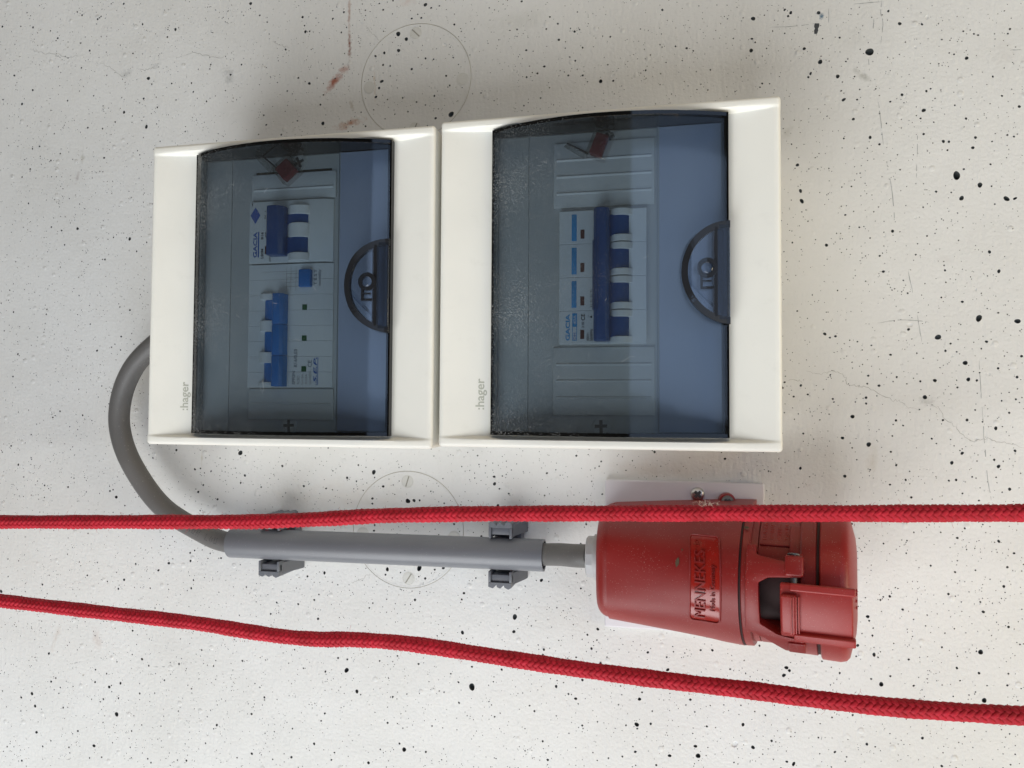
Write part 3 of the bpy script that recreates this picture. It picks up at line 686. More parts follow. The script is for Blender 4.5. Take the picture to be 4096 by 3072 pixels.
def box_frame(B):
    r = 2.0
    xs = [r] + list(np.linspace(4, LX0, 14)) + list(np.linspace(LX0, LX1, 12))[1:] + list(np.linspace(LX1, BW-4, 13))[1:] + [BW-r]
    ys = [r, 3.5, 4.3, 4.8, 5.1, 5.5, 5.9, 6.3, 6.7, 7.2, 7.6, 8.0, 12] + list(np.linspace(20, BH-20, 10)) + [BH-12, BH-8.0, BH-7.6, BH-7.2, BH-6.7, BH-6.3, BH-5.9, BH-5.5, BH-5.1, BH-4.8, BH-4.3, BH-3.5, BH-r]
    mb = MB(); nx, ny = len(xs), len(ys)
    V = [(B[0]+x, B[1]+y, B[2]+frame_z(x, y)) for y in ys for x in xs]
    F = []
    ox0, ox1 = xs.index(LX0), xs.index(LX1)
    oy0, oy1 = ys.index(6.7), ys.index(BH-6.3)
    for j in range(ny-1):
        for i in range(nx-1):
            if ox0 <= i < ox1 and oy0 <= j < oy1: continue
            F.append((j*nx+i, j*nx+i+1, (j+1)*nx+i+1, (j+1)*nx+i))
    mb.add(V, F)
    # inner wall of the opening
    loop = [(i, oy0) for i in range(ox0, ox1)] + [(ox1, j) for j in range(oy0, oy1)] + [(i, oy1) for i in range(ox1, ox0, -1)] + [(ox0, j) for j in range(oy1, oy0, -1)]
    top = [V[j*nx+i] for i, j in loop]; n = len(top)
    mb.add(top + [(x, y, B[2]+PANEL-1) for x, y, z in top], [(k, n+k, n+(k+1) % n, (k+1) % n) for k in range(n)])
    # rounded outer edge and sides
    P = []
    for i in range(nx-1): P.append((xs[i], ys[0], -90))
    def corner(x, y, a0): return [(x, y, a0+22.5*k) for k in range(5)]
    P = []
    P += [(xs[i], ys[0], -90) for i in range(1, nx-1)] + corner(xs[-1], ys[0], -90)
    P += [(xs[-1], ys[j], 0) for j in range(1, ny-1)] + corner(xs[-1], ys[-1], 0)
    P += [(xs[i], ys[-1], 90) for i in range(nx-2, 0, -1)] + corner(xs[0], ys[-1], 90)
    P += [(xs[0], ys[j], 180) for j in range(ny-2, 0, -1)] + corner(xs[0], ys[0], 180)
    rings = []
    for off, dz in ((0, 0), (r*.5, r*.134), (r*.866, r*.5), (r, r), (r-.1, 12), (r-1.2, 38), (r-1.2, 40), (r-2.0, 40.2), (r-2.0, BD)):
        rings.append([(B[0]+x+off*math.cos(math.radians(a)), B[1]+y+off*math.sin(math.radians(a)), B[2]+frame_z(x, y)-dz if dz < BD else B[2]) for x, y, a in P])
    mb.loft(rings, True, False, False)
    return mb

def lid_parts(B, box):
    bx, by, bz = B
    xs = list(np.linspace(LX0, LX1, 49)); th = 1.7
    t = 2.0; ys = [LY0+t, LY0+t+.3, LY1-t-.3, LY1-t]
    top = [[(bx+x, by+y, bz+arch(x) - (.06 if k in (0, 3) else 0)) for x in xs] for k, y in enumerate(ys)]
    bot = [[(bx+x, by+y, bz+arch(x)-th) for x in xs] for y in (LY0+t, LY1-t)]
    mb = MB()
    rows = top + [bot[1], bot[0], top[0]]
    mb.loft(rows, False, False, False)
    lid = obj('lid', mb, M['lid'], box, smooth=40)
    # side walls of the lid
    mb = MB(); zb = PANEL+.3
    for y0, y1 in ((LY0, LY0+t), (LY1-t, LY1)):
        prof = [(bx+x, bz+arch(x)) for x in xs] + [(bx+LX1, bz+zb), (bx+LX0, bz+zb)]
        mb.extrude_v(prof, by+y0+(.02 if y0 > LY0 else 0), by+y1-(.02 if y0 == LY0 else 0))
    mb.box(bx+LX1-1.8, bx+LX1, by+LY0+t+.02, by+LY1-t-.02, bz+zb, bz+arch(LX1)-th-.02)
    mb.box(bx+LX0-.9, bx+LX0-.03, by+LY0, by+LY1, bz+zb, bz+arch(LX0)-.1)
    mb.box(bx+LX1+.03, bx+LX1+1.0, by+LY0, by+LY1, bz+zb, bz+arch(LX1)-.1)
    obj('rim', mb, M['rim'], lid, smooth=30)
    mb = MB(); y0, y1, z0, z1 = by+LY0+t+.02, by+LY1-t-.02, bz+zb, bz+arch(LX0)-th-.02
    mb.box(bx+LX0+.05, bx+LX0+1.5, y0, y1, z0, z1)
    obj('hinge_edge', mb, M['lid'], lid, smooth=30)
    for y in (28.5, 153):
        obj('hinge', MB().box(bx+LX0-1.3, bx+LX0-.1, by+y-2.8, by+y+2.8, bz+PANEL+2, bz+80.6), M['black'], lid, bevel=.3)
    # hairs and short scratches lying on the lid
    for k in range(8):
        x, y = float(rng.uniform(36, 150)), float(rng.uniform(16, 170)); a = float(rng.uniform(0, 6.28)); l = float(rng.uniform(1.2, 4)) if k else 8.0
        pts = []
        for q in range(4):
            pts.append((bx+x, by+y, bz+arch(x)+.08)); a += float(rng.normal(0, .45)); x = min(max(x+math.cos(a)*l/3, 32), 154); y += math.sin(a)*l/3
        obj('lint_hair', MB().tube(pts, .045, 4), M['pale_lint'], lid, smooth=0)
    # half-moon finger grip
    cy = 92.4
    def hz(x): return bz + arch(max(min(x, LX1), LX0)) + .5 + 2.2*smooth01((x-132)/8)
    arc = []
    for k in range(33):
        a = math.radians(90 + 180*k/32)
        arc.append((157.4 + 24.6*math.cos(a)*abs(math.cos(a))**.05, cy + 26.8*math.sin(a)))
    def plate(scale, z0, z1, mbx):
        pts = [(157.4 + (x-157.4)*scale, cy + (y-cy)*scale) for x, y in arc]
        n = len(pts)
        V = [(bx+x, by+y, hz(x)+z0) for x, y in pts] + [(bx+x, by+y, hz(x)+z1) for x, y in pts]
        # strips across v so that the plate follows the curve of the lid
        F = []
        h = n//2
        for i in range(h):
            a, b = i, n-1-i
            if a+1 <= b-1:
                F.append((n+a, n+a+1, n+b-1, n+b)); F.append((a, b, b-1, a+1))
        for i in range(n-1): F.append((i, i+1, n+i+1, n+i))
        F.append((n-1, 0, n, 2*n-1))
        mbx.add(V, F)
    mb = MB(); plate(1.0, 0.0, 1.3, mb)
    grip = obj('grip', mb, M['handle'], lid, smooth=35)
    mb = MB(); V = [(bx+x, by+cy+yy, hz(min(x, 156))+1.36) for yy in np.linspace(-24.5, 24.5, 15) for x in (151.0, 157.2)]
    V += [(x, y, z-.9) for x, y, z in V]
    mb.add(V, [(2*k, 2*k+1, 2*k+3, 2*k+2) for k in range(14)] + [(30+2*k, 32+2*k, 33+2*k, 31+2*k) for k in range(14)] + [(2*k+1, 31+2*k, 33+2*k, 2*k+3) for k in range(14)])
    obj('grip_edge', mb, M['grip_edge'], lid, smooth=30)
    # ribs under the grip
    mb = MB()
    n = len(arc)
    for i in range(n-1):
        (xa, ya), (xb, yb) = arc[i], arc[i+1]
        k = .87
        xa2, ya2 = 157.4+(xa-157.4)*k, cy+(ya-cy)*k; xb2, yb2 = 157.4+(xb-157.4)*k, cy+(yb-cy)*k
        V = []
        for z in (-1.6, 1.42):
            V += [(bx+xa, by+ya, hz(xa)+z), (bx+xb, by+yb, hz(xb)+z), (bx+xb2, by+yb2, hz(xb2)+z), (bx+xa2, by+ya2, hz(xa2)+z)]
        mb.add(V, [(0, 3, 2, 1), (4, 5, 6, 7), (0, 1, 5, 4), (2, 3, 7, 6)])
    obj('grip_rib', mb, M['handle_rib'], lid, smooth=0, recalc=False)
    z = hz(150)
    obj('grip_rib', MB().box(bx+148.6, bx+151.0, by+cy-23, by+cy+23, z-2.2, z+1.55), M['handle_rib'], lid)
    mb = MB(); mb.lathe([(0, 5.2), (1.6, 5.2), (1.6, 3.0), (0, 3.0), (0, 5.2)], (bx+145.8, by+94.4, hz(146)-.2), (0, 0, 1), (1, 0, 0), 32, cap=False)
    obj('pin_ring', mb, M['handle_rib'], lid)
    mb = MB(); mb.lathe([(0, 2.8), (.8, 2.8), (1.1, 2.4), (.9, 1.6), (1.1, .01)], (bx+145.8, by+94.4, hz(146)+1.0), (0, 0, 1), (1, 0, 0), 28, cap=False)
    obj('pin', mb, M['handle'], lid)
    mb = MB(); z = hz(146)
    mb.box(bx+142.4, bx+143.6, by+83.5, by+91, z-.5, z+1.45); mb.box(bx+143.6, bx+149.1, by+83.5, by+84.7, z-.5, z+1.45); mb.box(bx+143.6, bx+148, by+87.2, by+88.0, z-.5, z+1.45)
    obj('latch_catch', mb, M['handle_rib'], lid)
    return lid

def blank(B, box, y0, y1, ribs):
    bx, by, bz = B
    o = obj('blank_plate', MB().box(bx+63.4, bx+118.8, by+y0, by+y1, bz+PANEL, bz+PANEL+1.3), M['blank'], box, bevel=.45)
    for y in ribs:
        prof = [(y-.9, 0), (y+.9, 0), (y+.25, .75), (y-.1, .75)]
        mb = MB()
        V = [(bx+x, by+yy, bz+PANEL+1.25+z) for x in (65.2, 117.2) for yy, z in prof]
        mb.add(V, [(0, 1, 5, 4), (1, 2, 6, 5), (2, 3, 7, 6), (3, 0, 4, 7), (0, 3, 2, 1), (4, 5, 6, 7)])
        obj('rib', mb, M['blank'], o, smooth=0)
    return o

def panel_screw(B, box, x, y, ang=0):
    bx, by, bz = B
    mb = MB(); mb.lathe([(0, 5.0), (.35, 4.9), (.35, 4.6), (.05, 4.55), (.05, 4.35), (.45, 4.2), (.5, .01)], (bx+x, by+y, bz+PANEL), (0, 0, 1), (1, 0, 0), 36, cap=False)
    s = obj('panel_screw', mb, M['panel'], box)
    a = math.radians(ang); c, sn = math.cos(a), math.sin(a)
    pl = [(-3.4, -.85), (-.85, -.85), (-.85, -3.4), (.85, -3.4), (.85, -.85), (3.4, -.85), (3.4, .85), (.85, .85), (.85, 3.4), (-.85, 3.4), (-.85, .85), (-3.4, .85)]
    obj('cross_slot', MB().prism([(bx+x+p*c-q*sn, by+y+p*sn+q*c) for p, q in pl], bz+PANEL+.3, bz+PANEL+.62), M['slot_dark'], s, smooth=0)

M['slot_dark'] = flat('screw_cross', (.07, .07, .07), .7)

def distribution_box(B, label, blanks):
    bx, by, bz = B
    t = thing('distribution_box', label, 'electrical box', B, 'distribution boxes side by side on the wall')
    obj('housing', box_frame(B), M['box'], t, smooth=45)
    # inner cover: main field, a lower strip near the hinge and a field by the grip
    p = obj('inner_cover', MB().box(bx+LX0-1, bx+LX1+1, by+5, by+LY1+1, bz+PANEL-3, bz+PANEL-.8), M['panel'], t)
    obj('cover_field', MB().box(bx+49.5, bx+120.2, by+8.6, by+LY1-2.3, bz+PANEL-.9, bz+PANEL), M['panel'], p, bevel=.3)
    obj('label_field', MB().box(bx+121.3, bx+153.8, by+9.2, by+LY1-2.3, bz+PANEL-.9, bz+PANEL+.9), M['label_field'], p, bevel=.4)
    obj('cover_field', MB().box(bx+32.3, bx+49.0, by+9.2, by+LY1-2.3, bz+PANEL-.9, bz+PANEL-.15), M['panel'], p, bevel=.3)
    for args in blanks: blank(B, t, *args)
    panel_screw(B, t, 90, 12.2, 2)
    panel_screw(B, t, 94, 171.0, 25)
    text(':hager', bx+26.9, bx+20.6, by+20.8, by+38.2, 0, M['logo'], t, name='logo', bold=.012, thick=.10, surf=lambda u, v, d: (u, v, bz+frame_z(u-bx, v-by)+.02+d))
    lid_parts(B, t)
    return t

distribution_box(BOX1, 'cream electrical box with smoked lid, showing two different breakers, nearer the loose cable loop', [(15.6, 34.0, [25.0]), (148.4, 164.6, [155.0])])
distribution_box(BOX2, 'cream electrical box with smoked lid, showing one four-pole switch, above the red socket', [(18.0, 55.4, [46.0, 36.9, 27.7]), (133.2, 169.6, [159.9, 150.6, 141.1])])
# the open slot left at the end of the first box's cut-out
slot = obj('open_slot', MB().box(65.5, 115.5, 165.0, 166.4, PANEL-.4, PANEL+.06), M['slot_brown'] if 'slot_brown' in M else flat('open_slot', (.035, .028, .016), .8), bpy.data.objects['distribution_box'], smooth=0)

# ---------------------------------------------------------------- breakers
def arc_prof(x0, x1, z0, sag, n=10):
    c = (x1-x0)/2; R = (c*c + sag*sag)/(2*sag); mx = (x0+x1)/2; zc = z0 + sag - R
    a = math.asin(min(1, c/R))
    return [(mx + R*math.sin(-a + 2*a*k/n), zc + R*math.cos(-a + 2*a*k/n)) for k in range(n+1)]
def put(name, mb, mat, t, **k): return obj(name, mb, mat, t, **k)
def hump(t, B, x0, x1, y0, y1, z, sag, mat, name): 
    pr = [(B[0]+x, B[2]+zz) for x, zz in arc_prof(x0, x1, z, sag)] + [(B[0]+x1, B[2]+z-2), (B[0]+x0, B[2]+z-2)]
    return obj(name, MB().extrude_v(pr, B[1]+y0, B[1]+y1), mat, t, bevel=.25, seg=1, smooth=40)
def rect(t, B, x0, x1, y0, y1, z, mat, name, h=.1, bevel=0):
    return obj(name, MB().box(B[0]+x0, B[0]+x1, B[1]+y0, B[1]+y1, B[2]+z-.3, B[2]+z+h), mat, t, smooth=30, bevel=bevel)
def T(t, B, s, ub, ut, v0, v1, z, mat, **k):
    return text(s, B[0]+ub, B[0]+ut, B[1]+v0, B[1]+v1, B[2]+z, mat, t, **k)

# two-pole breaker at the end of the first box
B = BOX1; Zf = 78.6
t = thing('circuit_breaker', 'two-pole breaker with dark blue lever and diamond badge behind the smoked lid', 'breaker', (63.6, 109.4, PANEL))
obj('body', MB().extrude_v([(63.6, PANEL-6), (63.6, Zf), (110.2, Zf), (112, Zf-.5), (117.6, Zf-2.4), (117.6, PANEL-6)], 109.9, 147.4), M['breaker'], t, bevel=.35)
bar = obj('lever', MB().extrude_v([(78.2, Zf-1), (78.2, Zf+5.5), (79.4, Zf+7.5), (86.5, Zf+7.5), (89.0, Zf+4.5), (89.2, Zf-1)], 113.4, 142.9), M['navy'], t, bevel=.6)
for y0, y1 in ((132.6, 138.4), (115.0, 124.6)): hump(t, B, 87.5, 102.6, y0, y1, Zf, 2.6, M['navy'], 'toggle')
for y0, y1 in ((138.2, 143.6), (124.4, 132.9), (110.4, 115.1)): hump(t, B, 89.6, 103.5, y0, y1, Zf, 3.9, M['breaker_light'], 'toggle_guard')
obj('badge', MB().prism([(64.3, 139.1), (67.5, 134.0), (70.8, 139.1), (67.5, 144.1)], Zf-.2, Zf+.12), M['ink_blue'], t, smooth=0)
rect(t, B, 74.2, 76.6, 115.2, 120.2, Zf, M['window_red'], 'indicator_window')
T(t, B, 'GACIA', 69.0, 66.4, 113.5, 129.0, Zf, M['ink_blue'], bold=.02, name='brand_lettering')
rect(t, B, 69.5, 70.3, 113.5, 129.0, Zf, M['ink_blue'], 'underline', h=.08)
T(t, B, 'B16', 73.1, 71.5, 124.4, 128.7, Zf, M['ink'], bold=.015); T(t, B, 'L80M', 73.3, 71.6, 112.8, 118.6, Zf, M['ink'], bold=.015)
T(t, B, 'CE', 76.4, 74.3, 125.3, 128.8, Zf, M['ink'], bold=.01); T(t, B, 'N  1', 74.7, 73.6, 137.0, 141.5, Zf, M['ink'])
for i, (a, b) in enumerate(((133.6, 137.0), (138.0, 140.6), (141.2, 143.6))): rect(t, B, 75.4, 75.7, a, b, Zf, M['ink'], 'circuit_diagram', h=.08); 
for y in (134.0, 136.4, 139.2, 141.8, 143.2): rect(t, B, 75.7, 77.6, y, y+.3, Zf, M['ink'], 'circuit_diagram', h=.08)
T(t, B, '230V~', 78.1, 77.2, 110.6, 114.5, Zf, M['ink']); T(t, B, 'Test monthly', 66.0, 64.9, 144.9, 146.8, Zf, M['ink'])

# residual-current breaker beside it
Zf = 78.0
t = thing('circuit_breaker', 'long four-pole breaker with bright blue lever and blue test button behind the smoked lid', 'breaker', (63.6, 34.8, PANEL))
for k in range(8):
    y0 = 34.8 + k*9.27
    obj('pole_cover', MB().extrude_v([(63.6, PANEL-6), (63.6, Zf), (112, Zf), (113.5, Zf-.5), (117.9, Zf-2.3), (117.9, PANEL-6)], y0+.06, y0+9.21), M['breaker'], t, bevel=.14, seg=1)
for y0 in (37.5, 55.5, 74.6): hump(t, B, 74.6, 84.0, y0, y0+12.6, Zf, 2.3, M['blue'], 'toggle')
for y0, y1 in ((87.4, 91.0), (68.3, 74.9), (49.4, 55.9), (35.6, 38.0)): hump(t, B, 71.4, 82.6, y0, y1, Zf, 3.6, M['breaker_light'], 'toggle_guard')
mb = MB()
for k in range(3):
    mb.extrude_v([(81.8, Zf-1), (82.4, Zf+5.5), (83.8, Zf+7.2), (88.0, Zf+7.2), (89.6, Zf+5.0), (89.8, Zf-1)], 35.3+k*18.45, 35.3+(k+1)*18.45-.12)
obj('lever', mb, M['blue'], t, bevel=.45)
obj('test_button', MB().box(97.5, 105.4, 94.5, 105.1, Zf-.5, Zf+2.8), M['blue'], t, bevel=.8)
for y in (81.0, 62.5, 44.2): rect(t, B, 99.1, 102.2, y, y+3.3, Zf, M['window_green'], 'indicator_window')
T(t, B, 'TEST', 108.2, 106.3, 95.6, 105.2, Zf, M['ink_soft'], spacing=1.3, bold=.012); T(t, B, 'monthly', 111.4, 109.0, 95.4, 105.0, Zf, M['ink_soft'], bold=.012)
T(t, B, 'SPFI3N', 95.1, 93.1, 36.7, 44.4, Zf, M['ink_soft'], bold=.015); T(t, B, 'B16/0,03', 96.6, 94.1, 47.0, 57.6, Zf, M['ink_soft'], bold=.015)
T(t, B, 'RCBO', 98.0, 96.4, 36.8, 41.8, Zf, M['ink_grey']); T(t, B, 'In=16A', 100.5, 99.1, 36.8, 42.8, Zf, M['ink_grey'])
T(t, B, '0,03A', 103.1, 101.6, 36.8, 42.8, Zf, M['ink_grey']); T(t, B, 'Un=400V~', 105.6, 104.0, 36.8, 45.3, Zf, M['ink_grey'])
T(t, B, 'CE', 105.8, 103.2, 46.9, 50.9, Zf, M['ink_soft'], bold=.01)
T(t, B, '.S.E.P.', 109.0, 106.9, 36.0, 52.6, Zf, M['ink_blue'], shear=.25, bold=.02, name='brand_lettering'); rect(t, B, 109.5, 109.85, 36.4, 52.6, Zf, M['ink_blue'], 'underline', h=.08)
for y in (95.2, 97.8, 100.4, 103.0): rect(t, B, 88.0, 97.0, y, y+.18, Zf, M['ink_grey'], 'circuit_diagram', h=.07)
for x in (88.5, 91.3, 94.6): rect(t, B, x, x+.18, 92.5, 107.0, Zf, M['ink_grey'], 'circuit_diagram', h=.07)
rect(t, B, 72.0, 97.0, 104.4, 104.55, Zf, M['ink_grey'], 'circuit_diagram', h=.07)

# four-pole main switch in the second box
B = BOX2; Zf = 78.2
t = thing('main_switch', 'four-pole switch with one wide navy lever behind the smoked lid', 'switch', (B[0]+66.9, B[1]+57, PANEL))
y0s = [57.0 + 18.45*k for k in range(4)]
for k, y0 in enumerate(y0s):
    obj('pole_cover', MB().extrude_v([(B[0]+67, PANEL-6), (B[0]+67, Zf), (B[0]+114.6, Zf), (B[0]+114.6, PANEL-6)], B[1]+y0+.08, B[1]+y0+18.37), M['breaker'], t, bevel=.2, seg=1)
    hump(t, B, 92.0, 105.4, y0+3.4, y0+15.0, Zf, 2.4, M['navy'], 'toggle')
    for a, b in ((y0+.3, y0+3.9), (y0+14.5, y0+18.1)): hump(t, B, 94.9, 107.2, a, b, Zf, 3.9, M['breaker_light'], 'toggle_guard')
    if k: rect(t, B, 73.9, 76.7, y0+1.6, y0+16.4, Zf, M['cyan'], 'colour_strip', bevel=.1)
    rect(t, B, 78.8, 81.0, y0+2.8, y0+7.8, Zf, M['window_red'], 'indicator_window')
obj('lever', MB().extrude_v([(B[0]+86.8, Zf-1), (B[0]+86.4, Zf+5), (B[0]+88.2, Zf+8.2), (B[0]+93.4, Zf+8.2), (B[0]+94.8, Zf+6), (B[0]+95.2, Zf-1)], B[1]+58.2, B[1]+130.4), M['navy'], t, bevel=.8)
for k in range(4): obj('grip_ridge', MB().box(B[0]+86.0+.9*k, B[0]+86.4+.9*k, B[1]+75, B[1]+113, Zf+4+1.1*k, Zf+5.6+1.3*k), M['navy'], t, bevel=.1, seg=1)
T(t, B, 'GACIA', 73.1, 70.7, 59.0, 73.6, Zf, M['cyan'], bold=.03, name='brand_lettering')
for a in ((74.5, 76.9, 58.9, 59.25), (74.5, 76.9, 66.6, 66.95), (74.4, 74.7, 59.0, 67), (76.7, 77.0, 59.0, 67)): rect(t, B, *a, Zf, M['cyan'], 'label_frame', h=.08)
rect(t, B, 74.4, 77.0, 66.95, 74.0, Zf, M['cyan'], 'colour_strip'); T(t, B, '40A', 76.5, 75.0, 67.8, 73.0, Zf+.1, M['white_print']); T(t, B, 'DH', 76.5, 75.0, 59.7, 63.2, Zf, M['ink_blue'])
T(t, B, 'CE', 81.4, 79.2, 70.0, 73.6, Zf, M['ink'], bold=.015); T(t, B, 'K', 81.0, 79.6, 66.2, 67.2, Zf, M['ink']); T(t, B, 'KEMA', 80.2, 79.6, 67.5, 69.2, Zf, M['ink']); T(t, B, 'KEUR', 81.0, 80.4, 67.5, 69.2, Zf, M['ink'])
T(t, B, '400V~', 83.6, 82.2, 58.7, 63.6, Zf, M['ink']); T(t, B, '50/60Hz', 85.6, 84.0, 58.7, 65.2, Zf, M['ink'], bold=.006)
T(t, B, '1| 3| 5| 7|', 86.0, 84.3, 77.4, 86.8, Zf, M['ink'])
rect(t, B, 83.0, 83.2, 71.8, 73.0, Zf, M['ink'], 'circuit_diagram', h=.08); obj('circuit_diagram', MB().prism([(B[0]+83.8, B[1]+71.8), (B[0]+85.2, B[1]+71.2), (B[0]+85.2, B[1]+72.6)], Zf-.1, Zf+.1), M['ink'], t, smooth=0)

# ---------------------------------------------------------------- plastic seals over the upper cover screws
def seal(c, ang, L_, W_, H_, label, flap_ang, flap_len):
    t = thing('plastic_seal', label, 'seal', (c[0], c[1], PANEL), 'red and clear seals inside the boxes')
    a = math.radians(ang)
    def P(x, y): return (c[0] + x*math.cos(a) - y*math.sin(a), c[1] + x*math.sin(a) + y*math.cos(a))
    def rbox(x0, x1, y0, y1, z0, z1):
        return MB().prism([P(x0, y0), P(x1, y0), P(x1, y1), P(x0, y1)], z0, z1)
    z = PANEL + .6
    obj('capsule', rbox(-L_/2, L_/2, -W_/2, W_/2, z, z+H_), M['clear'], t, bevel=.9)
    core = obj('core', rbox(-L_/2+1.6, L_/2-2.6, -W_/2+1.6, W_/2-2.2, z+1, z+H_-1.2), M['seal_red'], t, bevel=.4)
    for k in range(5):
        y = -W_/2 + 2.4 + k*(W_-6)/4.2
        obj('core_ridge', rbox(L_/2-4.2, L_/2-2.9, y, y+.9, z+H_-1.4, z+H_-.7), M['seal_red'], core, bevel=.15, seg=1)
    px, py = P(.4, .2)
    mb = MB(); mb.lathe([(0, 1.1), (.5, 1.1), (.5, .6), (.1, .5), (.1, .01)], (px, py, z+H_-1.25), (0, 0, 1), (1, 0, 0), 16, cap=False)
    obj('core_hole', mb, M['seal_red'], core)
    hx, hy = P(-L_/2+.5, -W_/2+1.0)
    fa = math.radians(flap_ang); d = Vector((math.cos(fa), math.sin(fa))); q = Vector((-d.y, d.x))
    def FP(x, y): return (hx + d.x*x + q.x*y, hy + d.y*x + q.y*y)
    mb = MB()
    p0, p1, p2, p3 = FP(0, -1.0), FP(flap_len, -.8), FP(flap_len, 1.6), FP(0, 3.0)
    mb.add([(*p0, z+1), (*p1, z+3), (*p2, z+6.2), (*p3, z+6.5), (*FP(0, -.4), z+.4), (*FP(flap_len, -.2), z+2.4), (*FP(flap_len, 2.2), z+5.6), (*FP(0, 3.6), z+5.9)],
           [(0, 1, 2, 3), (7, 6, 5, 4), (0, 4, 5, 1), (1, 5, 6, 2), (2, 6, 7, 3), (3, 7, 4, 0)])
    fl = obj('flap', mb, M['clear'], t)
    mb = MB(); mb.tube([(*FP(.3, -1.1), z+1), (*FP(flap_len*.5, -1.1), z+2.2), (*FP(flap_len+.2, -.9), z+3.1)], .55, 8)
    obj('flap_edge', mb, M['black'], fl)
    return t
seal((88.8, 165.3), -50, 13.4, 13.6, 7.5, 'small red and clear plastic seal, tilted corner-wise, in the box with two breakers', 139, 15)
seal((BOX2[0]+89.6, BOX2[1]+166.0), -22, 11.0, 15.6, 8.0, 'small red and clear plastic seal, nearly upright, in the box with one switch', 152, 13)

# ================================================================ RED SOCKET
VC = -67.8
ALPHA = math.radians(12)
AX = Vector((math.cos(ALPHA), 0, math.sin(ALPHA))); NO = Vector((-math.sin(ALPHA), 0, math.cos(ALPHA))); VV = Vector((0, 1, 0))
OO = Vector((354.6, VC, 54.0))
def ax(s, phi, r):
    """point on the plug's barrel: s along it, phi from its outermost line towards +v"""
    return tuple(OO + AX*s + NO*(r*math.cos(phi)) + VV*(r*math.sin(phi)))

sock = thing('power_socket', 'red industrial power socket with hinged cap on a pale plate, facing down', 'socket', (320, VC, 0))
pl = obj('mounting_plate', MB().box(272.4, 369.4, -114.5, -21.8, 0, 6.0), M['plate'], sock, bevel=1.1, seg=3)
def pan_screw(c, r, mat, name='screw', parent=sock, up=(0, 0, 1)):
    mb = MB(); a = Vector(up).normalized(); ref = a.orthogonal()
    prof = [(0, r), (.5, r)] + [(.5 + 1.9*math.sin(math.radians(k)), r*math.cos(math.radians(k))) for k in (15, 30, 45, 60, 72)] + [(2.4, r*.12), (2.4, .01)]
    mb.lathe(prof, c, up, tuple(ref), 32, cap=False)
    s = obj(name, mb, mat, parent, smooth=50)
    p = .42*r; w = .15*r; q = ref; b = a.cross(q); pts = [(-p, -w), (-w, -w), (-w, -p), (w, -p), (w, -w), (p, -w), (p, w), (w, w), (w, p), (-w, p), (-w, w), (-p, w)]
    V = [tuple(Vector(c) + q*x + b*y + a*z) for z in (1.4, 2.5) for x, y in pts]
    n = len(pts)
    obj('cross_slot', MB().add(V, [tuple(range(n, 2*n)), tuple(range(n))[::-1]] + [(i, (i+1) % n, n+(i+1) % n, n+i) for i in range(n)]), M['slot_dark'], s, smooth=0)
    return s
pan_screw((329.8, -29.2, 6.0), 4.2, M['steel'], parent=sock)

# housing: rounded at the cable end, growing into the round collar
U_L = 272.0
def section(t):
    e = smooth01(t)
    a = 31.5 + (36.4-31.5)*min(1, t*1.15)**.9
    wb = 20 + (54-20)*t
    top = 63 + (91-63)*t**.9
    h = top - wb
    ex = .62 + (1-.62)*min(1, t*1.3)
    return a, wb, h, ex
def house(t, th, off=0.0):
    a, wb, h, ex = section(t)
    c, s = math.cos(th), math.sin(th)
    v = VC + (a+off)*math.copysign(abs(c)**ex, c)
    w = wb + (h+off)*abs(s)**ex
    u = U_L + (OO[0]-U_L)*t - (w-54)*math.tan(ALPHA)*t
    return (u, v, w)
NTH = 48
def house_ring(t, off=0.0, du=0.0, floor=6.0):
    ring = [house(t, math.pi*k/NTH, off) for k in range(NTH+1)]
    ring = [(u+du, v, w) for u, v, w in ring]
    a0, b0 = ring[0], ring[-1]
    down = math.tan(ALPHA)*t
    out = []
    for f in (0, .5): 
        w = floor + (a0[2]-floor)*f; out.append((a0[0] + (a0[2]-w)*down, a0[1], w))
    out += ring
    for f in (.5, 0):
        w = floor + (b0[2]-floor)*f; out.append((b0[0] + (b0[2]-w)*down, b0[1], w))
    return out
rings = []
for k in range(7):   # rounded cable end
    a = math.radians(90 - 15*k); rr = 7.0
    rings.append(house_ring(0.0, -rr*(1-math.cos(math.radians(90-15*k))), rr*(1-math.sin(a))))
for k in range(1, 33): rings.append(house_ring(.07 + .93*k/32 if k > 1 else .085))
mb = MB(); mb.loft(rings, False, False, False)
r0 = rings[0]; mb.add(r0, [tuple(range(len(r0)))])
r1 = rings[-1]; mb.add(r1, [tuple(range(len(r1)))[::-1]])
body = obj('housing', mb, M['red'], sock, smooth=50)
# foot flange with screw tabs
mb = MB()
poly = [(278, VC-33), (340, VC-35.5), (366, VC-35.5), (366, VC+33.0), (340, VC+33.0), (278, VC+32.0)]
mb.prism(poly, 6.0, 13.0)
obj('foot_flange', mb, M['red'], sock, bevel=1.0)
for sgn in (1,):
    c = (347, VC+sgn*35.0)
    mb = MB(); mb.prism([(c[0]-5, c[1]-4*sgn)] + [(c[0]+5.2*math.cos(math.pi-math.pi*k/10), c[1]+sgn*5.2*math.sin(math.pi*k/10)) for k in range(11)] + [(c[0]+5, c[1]-4*sgn)], 6.0, 15.0)
    obj('screw_tab', mb, M['red'], sock, bevel=.6)
    pan_screw((c[0], c[1]+sgn*.6, 15.0), 3.6, M['zinc'])
